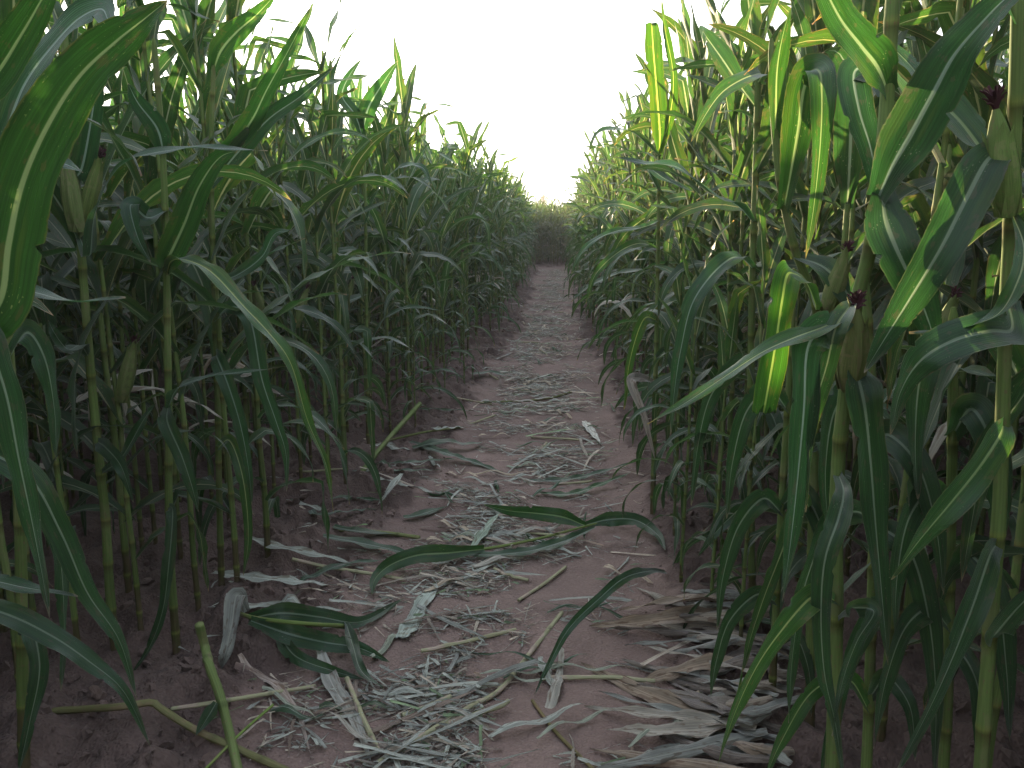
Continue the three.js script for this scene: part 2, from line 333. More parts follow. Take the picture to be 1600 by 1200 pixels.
// ---------------------------------------------------------------- the ground, one sheet out to the horizon
{
  const axis = (lo, hi, d, min, max, grow) => { const a = []; for (let x = lo; x <= hi + 1e-6; x += d) a.push(x); let s = d; let x = a[a.length - 1]; while (x < max) { s *= grow; x += s; a.push(Math.min(x, max)); } s = d; x = lo; while (x > min) { s *= grow; x -= s; a.unshift(Math.max(x, min)); } return a; };
  const xs = axis(-2.2, 1.9, 0.02, -700, 700, 1.14), zs = [];
  let z = 3; while (z > -1.6) { zs.push(z); z -= 0.12; } while (z > -8) { zs.push(z); z -= 0.018; } let st = 0.018; while (z > -34) { zs.push(z); st = Math.min(st * 1.006, 0.08); z -= st; } while (z > -900) { zs.push(z); st *= 1.2; z -= st; } zs.push(-900);
  const back = []; let b = 3; st = 0.12; while (b < 400) { st *= 1.4; b += st; back.unshift(b); } zs.unshift(...back);
  const pos = [], uv = [], col = [], idx = [], nx = xs.length, nz = zs.length;
  for (const zz of zs) for (const x of xs) { pos.push(x, groundY(x, zz), zz); uv.push(x / 1.9 + zz * 0.07, zz / 1.9 - x * 0.05); const k = sst(pathMask(x, zz) + (fbm(x * 9, zz * 9 + 31, 3) - 0.5) * 0.9, 0.35, 0.6), c = 0.54 + 0.50 * k; col.push(c, c * (0.96 + 0.04 * k), c * (0.94 + 0.06 * k)); }  // soil off the path darkened: loose-soil tone plus painted shade under the corn
  for (let i = 0; i < nz - 1; i++) for (let j = 0; j < nx - 1; j++) { const a = i * nx + j, c = a + nx; idx.push(a, a + 1, c, a + 1, c + 1, c); }
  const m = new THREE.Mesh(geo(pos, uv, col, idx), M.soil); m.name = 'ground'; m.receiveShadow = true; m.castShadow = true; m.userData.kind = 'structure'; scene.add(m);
}

// ---------------------------------------------------------------- hero plants, set from the photograph
// Leaf: [points [px, py, metres down the path] ..., options]; stalk: the same kind of points. Each thing's pivot is the foot of its stalk.
function smooth(pts, n) { return new THREE.CatmullRomCurve3(pts, false, 'centripetal').getPoints(n); }
function heroLeaf(root, list, o = {}, name = 'leaf') {
  const pts = smooth(list.map((q) => (q.isVector3 ? q.clone() : at(...q)).sub(root.position)), o.segs ?? 90);
  const n0 = V(...(o.n ?? [0, 0.3, 1])), n1 = V(...(o.n2 ?? o.n ?? [0, 0.3, 1]));
  const R = rng(o.seed ?? Math.round(list.length * 71 + (list[0].x ?? list[0][0]) * 13));
  const sd = (t, T) => { const nn = n0.clone().lerp(n1, sst(t, 0.15, 0.85)); const s = V(0, 0, 0).crossVectors(T, nn); return s.lengthSq() < 1e-5 ? V(1, 0, 0) : s.normalize(); };
  const g = blade(pts, sd, { width: o.w ?? 0.085, prof: o.prof ?? leafProf, fold: baseFold(o.f0 ?? 0.6, o.f ?? 0.2), wave: o.wave ?? 0.006, freq: 24 + 14 * R(), phase: R() * 6.28, nw: 10, color: o.c ?? jitterColor(R, 0.12, 0.3), torn: o.torn, rag: o.rag, fray: true, roll: o.roll, v0: o.v0, v1: o.v1 });
  const m = part(name, g, M[o.m ?? 'leaf'], root); if (o.label) m.userData.label = o.label; return m;
}
function heroPlant(label, stalk, r0, r1, leaves, o = {}) {
  const foot = at(...stalk[0]); if (o.foot !== false) foot.y = groundY(foot.x, foot.z);
  const root = thing('corn_plant', foot.x, foot.y, foot.z, label, 'corn plant', 'corn plants lining the path');
  const R = rng(o.seed ?? 5), path = stalk.map((q, i) => (i ? at(...q) : foot.clone().add(V(0, -0.04, 0))).sub(foot));
  const L = new THREE.CatmullRomCurve3(path).getLength(), nodes = [0]; while (nodes[nodes.length - 1] < L - 0.08) nodes.push(nodes[nodes.length - 1] + (nodes.length < 3 ? 0.10 : 0.17) + 0.03 * R()); nodes[nodes.length - 1] = L;
  part('stalk', stalkGeo(path, nodes, r0, r1, 14, R), M.stalk, root);
  for (const l of leaves) { const last = l[l.length - 1], opt = Array.isArray(last) || last.isVector3 ? {} : last; heroLeaf(root, opt === last ? l.slice(0, -1) : l, opt); }
  for (const [p, q, rad, tint] of o.ears ?? []) {
    const a = at(...p).sub(foot), b = at(...q).sub(foot), [e, k] = earGeos(a, b.clone().sub(a), a.distanceTo(b), rad, R, tint ?? [1, 1, 1]);
    const m = part('ear', e, M.stalk, root); part('silk', k, M.silk, m);
  }
  return root;
}
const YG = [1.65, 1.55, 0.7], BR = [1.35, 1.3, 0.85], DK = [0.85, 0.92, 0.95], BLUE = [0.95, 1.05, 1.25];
// right of the path
heroPlant('nearest corn plant on the right, a big grey-green leaf sweeping up from its thick stalk',
  [[1296, 1420, 1.55], [1306, 1000, 1.55], [1308, 752, 1.55], [1320, 620, 1.54], [1338, 470, 1.53], [1357, 400, 1.52], [1374, 304, 1.5], [1386, 150, 1.5], [1398, -60, 1.5]], 0.0155, 0.0115, [
    [[1387, 145, 1.5], [1372, 108, 1.47], [1345, 72, 1.42], [1312, 28, 1.36], [1280, -40, 1.3], [1255, -120, 1.26], { w: 0.078, n: [0.3, -0.1, 1], c: [0.9, 1.0, 0.7] }],
    [[1374, 306, 1.49], [1396, 258, 1.44], [1424, 209, 1.40], [1458, 146, 1.36], [1490, 88, 1.33], [1530, 40, 1.30], [1580, -10, 1.27], [1640, -50, 1.25], { w: 0.094, n: [-0.3, 0.55, 1], c: BLUE, f: 0.12 }],
    [[1378, 300, 1.5], [1384, 345, 1.45], [1402, 392, 1.42], [1430, 450, 1.42], [1452, 505, 1.43], [1468, 560, 1.45], { w: 0.088, n: [-0.25, 0.3, 1], c: DK }],
    [[1386, 152, 1.51], [1372, 120, 1.56], [1350, 104, 1.6], [1336, 112, 1.6], [1342, 170, 1.58], [1360, 230, 1.57], [1374, 300, 1.57], [1382, 350, 1.57], { w: 0.07, n: [-0.5, 0.2, 1], c: BLUE }],
    [[1338, 480, 1.53], [1310, 500, 1.46], [1284, 512, 1.40], [1240, 528, 1.37], [1190, 551, 1.34], [1130, 590, 1.32], [1070, 630, 1.31], [1012, 663, 1.30], { w: 0.040, n: [0.1, 1, 0.35], c: [1.5, 1.5, 0.85] }],
    [[1335, 485, 1.53], [1305, 505, 1.44], [1274, 522, 1.40], [1262, 545, 1.39], [1256, 640, 1.41], [1246, 750, 1.43], [1235, 850, 1.45], [1222, 940, 1.46], { w: 0.068, n: [0.2, 0.3, 1], c: BLUE, f: 0.1 }],
    [[1338, 470, 1.53], [1322, 486, 1.45], [1306, 512, 1.41], [1292, 570, 1.41], [1272, 640, 1.42], [1264, 720, 1.43], [1258, 800, 1.44], { w: 0.042, n: [-0.6, 0.1, 1], n2: [0.6, 0.1, 1], c: BR }],
    [[1330, 560, 1.54], [1340, 590, 1.48], [1350, 630, 1.45], [1360, 720, 1.46], [1368, 820, 1.47], [1378, 930, 1.48], [1388, 1040, 1.49], { w: 0.074, n: [0.15, 0.3, 1], c: DK }],
    [[1310, 740, 1.55], [1318, 770, 1.46], [1310, 810, 1.4], [1290, 870, 1.38], [1283, 950, 1.39], [1288, 1050, 1.41], [1305, 1130, 1.42], [1320, 1230, 1.43], { w: 0.045, n: [-0.4, 0.2, 1], c: DK }],
    [[1306, 940, 1.55], [1285, 930, 1.46], [1262, 938, 1.40], [1225, 980, 1.36], [1186, 1035, 1.34], [1150, 1110, 1.33], [1118, 1205, 1.32], { w: 0.052, n: [0.6, 0.7, 0.8], c: [1.5, 1.5, 0.8] }],
    [[1306, 965, 1.55], [1330, 950, 1.46], [1365, 955, 1.42], [1340, 1000, 1.40], [1318, 1060, 1.40], [1300, 1150, 1.40], { w: 0.04, n: [0.4, 0.4, 1], c: DK }],
  ], { ears: [[[1326, 610, 1.50], [1338, 482, 1.47], 0.027, [1.15, 0.98, 1.05]]] });
heroPlant('corn plant at the right frame edge bearing a plump green ear tipped with purple silk',
  [[1528, 1420, 1.4], [1546, 1000, 1.4], [1562, 790, 1.4], [1568, 600, 1.39], [1574, 440, 1.38], [1584, 250, 1.36], [1592, -40, 1.34]], 0.014, 0.010, [
    [[1572, 250, 1.38], [1545, 248, 1.33], [1510, 310, 1.31], [1470, 388, 1.30], [1420, 470, 1.32], [1382, 530, 1.34], [1350, 582, 1.36], { w: 0.076, n: [-0.2, 0.5, 1], c: DK }],
    [[1574, 470, 1.38], [1580, 515, 1.3], [1545, 518, 1.24], [1490, 532, 1.22], [1440, 562, 1.22], [1408, 610, 1.24], [1392, 680, 1.26], { w: 0.075, n: [0.3, 0.8, 0.8], c: DK }],
    [[1568, 660, 1.4], [1560, 684, 1.33], [1530, 730, 1.29], [1480, 792, 1.27], [1432, 850, 1.27], [1392, 905, 1.28], { w: 0.062, n: [0.35, 0.5, 1], c: [1.2, 1.35, 0.9], f: 0.3 }],
    [[1556, 850, 1.4], [1545, 872, 1.32], [1515, 960, 1.28], [1470, 1070, 1.26], [1400, 1210, 1.25], { w: 0.055, n: [0.3, 0.5, 1], c: DK }],
    [[1590, 300, 1.36], [1545, 250, 1.50], [1500, 190, 1.56], [1460, 150, 1.6], [1420, 100, 1.66], [1380, 60, 1.7], { w: 0.09, n: [0.3, -0.1, 1], c: [1, 1.1, 0.7] }],
    [[1580, 330, 1.36], [1600, 390, 1.28], [1590, 440, 1.24], [1560, 490, 1.24], [1500, 512, 1.24], [1420, 520, 1.27], { w: 0.03, n: [0, 1, 0.3], c: [1.6, 1.5, 1.1] }],
    [[1546, 1000, 1.4], [1560, 985, 1.32], [1590, 950, 1.28], [1640, 900, 1.26], { w: 0.05, n: [-0.2, 0.5, 1], c: DK }],
    [[1592, 40, 1.34], [1570, -10, 1.36], [1540, -60, 1.4], [1500, -120, 1.44], { w: 0.075, n: [0.2, 0, 1], c: [1, 1.1, 0.7] }],
  ], { seed: 9, ears: [[[1575, 338, 1.35], [1556, 170, 1.33], 0.0235, [0.95, 1.08, 0.9]]] });
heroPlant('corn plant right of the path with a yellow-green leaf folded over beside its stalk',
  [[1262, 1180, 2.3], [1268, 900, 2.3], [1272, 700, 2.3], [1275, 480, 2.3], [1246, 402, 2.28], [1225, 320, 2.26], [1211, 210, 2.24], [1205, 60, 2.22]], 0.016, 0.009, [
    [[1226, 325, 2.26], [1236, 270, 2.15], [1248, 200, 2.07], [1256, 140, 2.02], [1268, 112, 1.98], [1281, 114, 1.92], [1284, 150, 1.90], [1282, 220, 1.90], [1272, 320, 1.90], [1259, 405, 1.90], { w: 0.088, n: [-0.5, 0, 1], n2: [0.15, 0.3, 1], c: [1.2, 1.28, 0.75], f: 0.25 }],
    [[1275, 485, 2.3], [1272, 470, 2.1], [1258, 440, 1.98], [1242, 428, 1.92], [1230, 430, 1.88], [1222, 470, 1.86], [1213, 530, 1.86], [1203, 590, 1.86], [1192, 650, 1.86], { w: 0.066, n: [0.3, 0.9, 0.5], n2: [0.2, 0.2, 1], c: [1.6, 1.75, 0.6], prof: (t) => 0.5 + 0.5 * sst(t, 0, 0.4), torn: 0.03, v1: 0.6, f: 0.12, label: 'torn yellow-green leaf, naturally yellowed' }],
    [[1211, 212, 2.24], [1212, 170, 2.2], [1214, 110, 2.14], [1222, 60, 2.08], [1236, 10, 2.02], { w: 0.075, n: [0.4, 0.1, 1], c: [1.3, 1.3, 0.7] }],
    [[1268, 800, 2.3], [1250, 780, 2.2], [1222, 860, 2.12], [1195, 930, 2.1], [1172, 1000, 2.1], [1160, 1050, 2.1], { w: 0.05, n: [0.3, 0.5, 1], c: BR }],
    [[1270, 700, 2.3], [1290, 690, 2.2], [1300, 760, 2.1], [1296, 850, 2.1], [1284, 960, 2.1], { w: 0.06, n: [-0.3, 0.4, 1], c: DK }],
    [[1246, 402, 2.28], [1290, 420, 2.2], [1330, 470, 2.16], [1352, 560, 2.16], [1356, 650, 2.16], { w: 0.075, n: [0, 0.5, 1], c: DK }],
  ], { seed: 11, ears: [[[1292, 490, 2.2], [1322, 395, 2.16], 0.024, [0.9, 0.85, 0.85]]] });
heroPlant('slender corn plant right of the path with a broad leaf standing upright at its top',
  [[1178, 985, 2.95], [1175, 900, 2.95], [1173, 752, 2.95], [1176, 400, 2.9], [1181, 267, 2.88], [1185, 90, 2.86]], 0.015, 0.010, [
    [[1184, 130, 2.86], [1190, 116, 2.78], [1160, 124, 2.70], [1127, 146, 2.66], [1102, 180, 2.64], [1080, 222, 2.64], { w: 0.07, n: [0.2, 0.8, 0.6], c: BR }],
    [[1182, 230, 2.88], [1205, 215, 2.8], [1214, 150, 2.76], [1218, 90, 2.72], [1220, 45, 2.7], { w: 0.095, n: [-0.3, 0, 1], c: BR }],
    [[1181, 270, 2.88], [1196, 240, 2.80], [1212, 215, 2.74], [1225, 200, 2.7], { w: 0.05, n: [0, 0.5, 1] }],
    [[1183, 170, 2.87], [1160, 140, 2.9], [1130, 95, 2.92], [1105, 60, 2.94], [1098, 50, 2.9], [1100, 75, 2.86], { w: 0.09, n: [0.5, 0.3, 1], c: [1.1, 1.1, 0.9], wave: 0.012 }],
    [[1178, 350, 2.9], [1150, 320, 2.75], [1105, 300, 2.65], [1060, 262, 2.6], [1010, 255, 2.58], [960, 246, 2.58], { w: 0.072, n: [0, 1, 0.5], c: BLUE }],
    [[1176, 420, 2.9], [1160, 405, 2.75], [1142, 404, 2.66], [1110, 432, 2.60], [1082, 474, 2.58], [1064, 545, 2.58], [1054, 610, 2.58], [1048, 680, 2.58], { w: 0.075, n: [-0.4, 0.6, 1], c: BLUE, f: 0.3 }],
    [[1174, 560, 2.95], [1150, 570, 2.8], [1110, 620, 2.72], [1090, 700, 2.7], [1080, 790, 2.7], { w: 0.07, n: [0.5, 0.4, 1], c: DK }],
    [[1174, 640, 2.95], [1200, 640, 2.85], [1222, 700, 2.75], [1228, 800, 2.72], { w: 0.065, n: [0, 0.4, 1], c: DK }],
    [[1174, 780, 2.95], [1150, 800, 2.85], [1120, 830, 2.8], [1090, 870, 2.78], { w: 0.05, n: [0, 0.6, 1], c: DK }],
  ], { seed: 21 });
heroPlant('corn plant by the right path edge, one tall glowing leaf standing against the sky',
  [[1020, 800, 4.2], [1024, 600, 4.2], [1028, 400, 4.18], [1030, 235, 4.15]], 0.015, 0.008, [  // the two tallest leaves carry a backlit glow in their raised yellow colour
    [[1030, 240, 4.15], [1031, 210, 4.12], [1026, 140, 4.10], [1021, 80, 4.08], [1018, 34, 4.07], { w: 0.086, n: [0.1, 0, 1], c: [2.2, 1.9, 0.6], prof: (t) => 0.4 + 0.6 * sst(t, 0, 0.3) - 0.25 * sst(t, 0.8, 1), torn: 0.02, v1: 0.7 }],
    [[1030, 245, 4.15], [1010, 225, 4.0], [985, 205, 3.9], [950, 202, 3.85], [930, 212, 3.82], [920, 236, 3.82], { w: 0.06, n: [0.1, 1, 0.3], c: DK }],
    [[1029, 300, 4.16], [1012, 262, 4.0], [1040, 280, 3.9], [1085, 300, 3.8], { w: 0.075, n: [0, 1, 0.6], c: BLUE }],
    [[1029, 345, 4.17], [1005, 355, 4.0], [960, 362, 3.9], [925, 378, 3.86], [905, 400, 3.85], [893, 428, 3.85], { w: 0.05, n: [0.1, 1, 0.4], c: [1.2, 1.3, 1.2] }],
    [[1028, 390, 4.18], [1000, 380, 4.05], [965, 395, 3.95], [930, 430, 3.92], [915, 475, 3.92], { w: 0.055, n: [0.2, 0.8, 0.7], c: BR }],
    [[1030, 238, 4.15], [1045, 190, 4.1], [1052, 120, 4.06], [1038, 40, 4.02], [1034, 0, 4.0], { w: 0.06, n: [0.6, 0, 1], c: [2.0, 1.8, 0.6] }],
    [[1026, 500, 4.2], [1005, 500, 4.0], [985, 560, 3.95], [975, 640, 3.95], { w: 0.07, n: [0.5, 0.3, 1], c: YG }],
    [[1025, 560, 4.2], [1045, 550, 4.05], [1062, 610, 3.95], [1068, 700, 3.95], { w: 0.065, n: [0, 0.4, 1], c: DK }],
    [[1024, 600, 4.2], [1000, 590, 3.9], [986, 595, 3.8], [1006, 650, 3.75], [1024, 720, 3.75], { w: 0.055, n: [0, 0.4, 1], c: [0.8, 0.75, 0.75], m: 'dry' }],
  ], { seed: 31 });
heroPlant('leafy corn plant at the lower right whose long leaves hang to the bottom frame edge',
  [[1358, 1230, 1.8], [1358, 1100, 1.8], [1361, 980, 1.8], [1366, 800, 1.8], [1362, 600, 1.79], [1350, 430, 1.77]], 0.0135, 0.010, [
    [[1360, 990, 1.8], [1378, 960, 1.72], [1368, 945, 1.66], [1342, 1000, 1.64], [1310, 1090, 1.64], [1290, 1190, 1.64], [1280, 1260, 1.64], { w: 0.055, n: [0.3, 0.4, 1], c: DK }],
    [[1364, 860, 1.8], [1385, 830, 1.7], [1420, 860, 1.66], [1450, 960, 1.64], [1462, 1080, 1.64], [1460, 1220, 1.65], { w: 0.066, n: [-0.3, 0.4, 1], c: DK }],
    [[1364, 830, 1.8], [1340, 800, 1.7], [1300, 815, 1.64], [1262, 900, 1.62], [1240, 1010, 1.62], [1232, 1130, 1.62], { w: 0.06, n: [0.4, 0.4, 1], c: DK }],
    [[1364, 700, 1.8], [1390, 680, 1.7], [1430, 720, 1.64], [1460, 810, 1.62], [1475, 930, 1.62], { w: 0.07, n: [-0.3, 0.4, 1], c: DK }],
    [[1362, 640, 1.8], [1335, 610, 1.7], [1305, 640, 1.65], [1290, 730, 1.63], [1296, 850, 1.63], { w: 0.07, n: [0.3, 0.4, 1], c: DK }],
    [[1358, 1090, 1.8], [1390, 1060, 1.72], [1420, 1100, 1.68], [1430, 1190, 1.67], { w: 0.05, n: [-0.3, 0.4, 1], c: DK }],
    [[1358, 1110, 1.8], [1320, 1060, 1.72], [1270, 1080, 1.68], [1220, 1160, 1.66], [1190, 1230, 1.66], { w: 0.05, n: [0.3, 0.6, 1], c: [1.2, 1.3, 0.8] }],
  ], { seed: 101 });
heroPlant('thin corn plant at the lower right, its stalk crossed by a narrow bright leaf',
  [[1205, 1120, 2.4], [1210, 1000, 2.4], [1222, 780, 2.4], [1235, 560, 2.38], [1240, 420, 2.37]], 0.0125, 0.009, [
    [[1214, 905, 2.4], [1215, 885, 2.3], [1200, 905, 2.24], [1178, 970, 2.22], [1160, 1040, 2.22], [1150, 1100, 2.22], { w: 0.04, n: [0.7, 0.4, 0.6], c: [1.8, 1.8, 0.7] }],
    [[1212, 940, 2.4], [1180, 930, 2.3], [1140, 970, 2.26], [1120, 1030, 2.25], [1110, 1090, 2.25], { w: 0.06, n: [0.3, 0.5, 1], c: DK }],
    [[1220, 800, 2.4], [1190, 780, 2.3], [1155, 820, 2.26], [1130, 900, 2.25], [1120, 985, 2.25], { w: 0.07, n: [0.3, 0.5, 1], c: DK }],
    [[1222, 790, 2.4], [1252, 770, 2.3], [1282, 820, 2.26], [1290, 920, 2.25], [1284, 1020, 2.25], { w: 0.07, n: [-0.2, 0.4, 1], c: DK }],
    [[1230, 640, 2.39], [1200, 610, 2.3], [1168, 640, 2.26], [1145, 720, 2.25], [1135, 810, 2.25], { w: 0.075, n: [0.3, 0.5, 1], c: DK }],
    [[1208, 1010, 2.4], [1240, 990, 2.32], [1262, 1040, 2.28], [1268, 1120, 2.28], { w: 0.05, n: [-0.2, 0.5, 1], c: DK }],
  ], { seed: 111 });
heroPlant('corn plant in the lower right corner with dark leaves crossing low over the soil',
  [[1478, 1240, 1.75], [1480, 1100, 1.75], [1484, 900, 1.75], [1488, 700, 1.74], [1490, 480, 1.72]], 0.0135, 0.010, [
    [[1482, 980, 1.75], [1450, 950, 1.66], [1415, 980, 1.61], [1385, 1060, 1.60], [1365, 1170, 1.60], { w: 0.06, n: [0.3, 0.4, 1], c: DK }],
    [[1484, 900, 1.75], [1520, 870, 1.66], [1555, 930, 1.61], [1572, 1040, 1.60], [1578, 1160, 1.60], { w: 0.066, n: [-0.3, 0.4, 1], c: DK }],
    [[1480, 1060, 1.75], [1500, 1020, 1.68], [1524, 1060, 1.65], [1532, 1150, 1.65], [1530, 1230, 1.65], { w: 0.05, n: [-0.2, 0.4, 1], c: DK }],
    [[1486, 800, 1.75], [1450, 770, 1.66], [1420, 810, 1.62], [1402, 900, 1.61], [1398, 1000, 1.61], { w: 0.07, n: [0.3, 0.4, 1], c: DK }],
    [[1488, 680, 1.74], [1520, 640, 1.66], [1548, 690, 1.62], [1560, 790, 1.61], [1558, 890, 1.61], { w: 0.075, n: [-0.3, 0.4, 1], c: DK }],
    [[1489, 560, 1.73], [1460, 540, 1.66], [1438, 590, 1.62], [1430, 690, 1.61], [1434, 780, 1.61], { w: 0.075, n: [0.3, 0.4, 1], c: DK }],
  ], { seed: 121 });
// left of the path
heroPlant('nearest corn plant on the left, its huge dark leaf crossing the upper left corner',
  [[-230, 1300, 1.55], [-150, 600, 1.52], [-110, 200, 1.5]], 0.017, 0.012, [
    [[-120, 480, 1.5], [-50, 520, 1.42], [0, 470, 1.38], [14, 380, 1.35], [34, 290, 1.33], [70, 205, 1.31], [122, 122, 1.29], [180, 66, 1.27], [225, 30, 1.26], [262, 0, 1.25], { w: 0.118, n: [0.25, -0.15, 1], c: [0.95, 1.0, 0.6], f: 0.15, wave: 0.008 }],
    [[-110, 380, 1.5], [-40, 300, 1.5], [5, 215, 1.5], [40, 130, 1.5], [82, 72, 1.5], [125, 28, 1.5], [158, 14, 1.49], [172, 34, 1.46], [200, 44, 1.44], { w: 0.085, n: [-0.2, 0.6, 1], c: BLUE }],
    [[-110, 220, 1.5], [-60, 160, 1.42], [-10, 120, 1.4], [30, 60, 1.38], [70, -10, 1.36], [95, -60, 1.35], { w: 0.08, n: [0.3, -0.1, 1], c: [1, 1.1, 0.6] }],
    [[-140, 560, 1.52], [-80, 470, 1.46], [-20, 448, 1.44], [50, 456, 1.43], [120, 472, 1.43], [196, 464, 1.43], { w: 0.045, n: [0.1, 1, 0.2], c: BLUE }],
    [[-150, 600, 1.52], [-90, 500, 1.4], [-30, 520, 1.36], [5, 600, 1.34], [30, 720, 1.35], [55, 840, 1.37], [78, 965, 1.38], { w: 0.070, n: [0.1, 0.2, 1], c: DK, f: 0.12 }],
    [[-190, 1000, 1.54], [-120, 930, 1.46], [-40, 905, 1.44], [40, 918, 1.43], [122, 932, 1.43], { w: 0.05, n: [0, 1, 0.3], c: DK }],
    [[-190, 1020, 1.54], [-90, 940, 1.50], [0, 956, 1.50], [85, 996, 1.50], [140, 1034, 1.50], [190, 1076, 1.50], [236, 1168, 1.50], { w: 0.055, n: [0.3, 0.8, 0.6], c: DK }],
    [[-160, 760, 1.54], [-60, 700, 1.5], [40, 740, 1.48], [96, 834, 1.48], [137, 927, 1.48], [185, 998, 1.48], [214, 1092, 1.48], { w: 0.058, n: [0.3, 0.5, 0.8], c: DK }],
  ], { seed: 41 });
heroPlant('second corn plant from the left frame edge, thick pale stalk bare to the soil',
  [[176, 975, 2.72], [172, 930, 2.72], [164, 800, 2.72], [156, 730, 2.71], [143, 595, 2.70], [132, 460, 2.68], [126, 380, 2.67], [110, 200, 2.65], [98, 20, 2.62]], 0.0175, 0.011, [
    [[124, 370, 2.67], [140, 400, 2.55], [150, 330, 2.45], [190, 258, 2.4], [270, 234, 2.36], [340, 231, 2.34], [418, 236, 2.33], { w: 0.062, n: [0, 1, 0.5], c: BLUE }],
    [[118, 280, 2.66], [128, 262, 2.6], [142, 190, 2.55], [150, 130, 2.5], [152, 60, 2.45], { w: 0.08, n: [0.5, 0.1, 1], c: BLUE }],
    [[126, 385, 2.67], [100, 330, 2.6], [70, 290, 2.55], [60, 300, 2.5], [58, 340, 2.48], { w: 0.07, n: [0, 0.5, 1], c: DK }],
    [[152, 690, 2.71], [166, 700, 2.6], [190, 730, 2.52], [208, 785, 2.5], { w: 0.06, n: [0, 0.5, 1], c: DK }],
    [[140, 560, 2.70], [125, 540, 2.6], [105, 545, 2.5], [85, 520, 2.46], [75, 500, 2.46], { w: 0.055, n: [0.2, 0.8, 0.8], c: DK }],
    [[158, 740, 2.71], [190, 715, 2.6], [225, 655, 2.55], [243, 630, 2.53], { w: 0.045, n: [0, 0.6, 1], c: DK }],
  ], { seed: 51, ears: [[[122, 362, 2.62], [102, 244, 2.58], 0.031, [1.05, 1.05, 1.15]], [[132, 350, 2.64], [156, 246, 2.6], 0.026, [0.95, 1.0, 0.9]]] });
heroPlant('corn plant at the left frame edge with a pale stalk and hanging dark leaves',
  [[44, 1260, 2.0], [36, 1100, 2.0], [30, 790, 1.98], [18, 620, 1.97], [6, 440, 1.96], [-20, 100, 1.93]], 0.0165, 0.011, [
    [[34, 1000, 2.0], [50, 980, 1.92], [62, 1040, 1.88], [46, 1130, 1.87], [28, 1210, 1.87], { w: 0.06, n: [0.2, 0.4, 1], c: DK }],
    [[28, 760, 1.98], [60, 770, 1.9], [90, 850, 1.86], [100, 960, 1.86], [96, 1080, 1.86], { w: 0.06, n: [-0.3, 0.3, 1], c: DK }],
    [[14, 560, 1.97], [45, 520, 1.9], [70, 560, 1.86], [85, 640, 1.85], [88, 720, 1.85], { w: 0.07, n: [-0.2, 0.5, 1], c: DK }],
    [[0, 340, 1.95], [30, 290, 1.9], [62, 262, 1.85], [100, 256, 1.82], [130, 270, 1.82], { w: 0.06, n: [0, 0.9, 0.6], c: BLUE }],
  ], { seed: 61 });
heroPlant('corn plant on the left with a long yellow-green leaf arching down toward the ground',
  [[272, 972, 2.74], [268, 900, 2.74], [264, 800, 2.74], [263, 620, 2.72], [260, 440, 2.70], [255, 250, 2.67], [240, 60, 2.63]], 0.0155, 0.009, [
    [[260, 430, 2.70], [268, 408, 2.6], [296, 408, 2.5], [330, 425, 2.44], [384, 482, 2.38], [420, 520, 2.36], [452, 563, 2.35], [480, 655, 2.36], [510, 728, 2.37], [521, 800, 2.38], { w: 0.066, n: [0.5, 0.8, 0.5], c: YG, f: 0.25, label: 'long arching yellow-green leaf' }],
    [[262, 640, 2.72], [280, 605, 2.62], [342, 586, 2.54], [424, 576, 2.5], { w: 0.05, n: [0, 1, 0.4], c: BLUE }],
    [[263, 635, 2.72], [262, 660, 2.62], [284, 712, 2.58], [300, 760, 2.57], [310, 800, 2.57], { w: 0.066, n: [0.1, 0.3, 1], c: DK }],
    [[265, 790, 2.74], [270, 800, 2.66], [264, 880, 2.60], [254, 955, 2.6], [234, 1010, 2.6], [204, 1056, 2.6], { w: 0.05, n: [0, 0.3, 1], c: DK, f: 0.3 }],
    [[259, 420, 2.70], [265, 400, 2.62], [288, 350, 2.56], [312, 290, 2.52], [345, 245, 2.48], [372, 235, 2.46], { w: 0.10, n: [0.3, 0.0, 1], c: [0.9, 1, 0.65] }],
    [[258, 330, 2.68], [230, 340, 2.6], [205, 320, 2.55], [215, 370, 2.5], [235, 410, 2.49], { w: 0.075, n: [0, 0.5, 1], c: BLUE }],
    [[256, 240, 2.67], [245, 200, 2.6], [215, 160, 2.55], [200, 130, 2.5], { w: 0.075, n: [0.4, 0.2, 1], c: BLUE }],
  ], { seed: 71 });
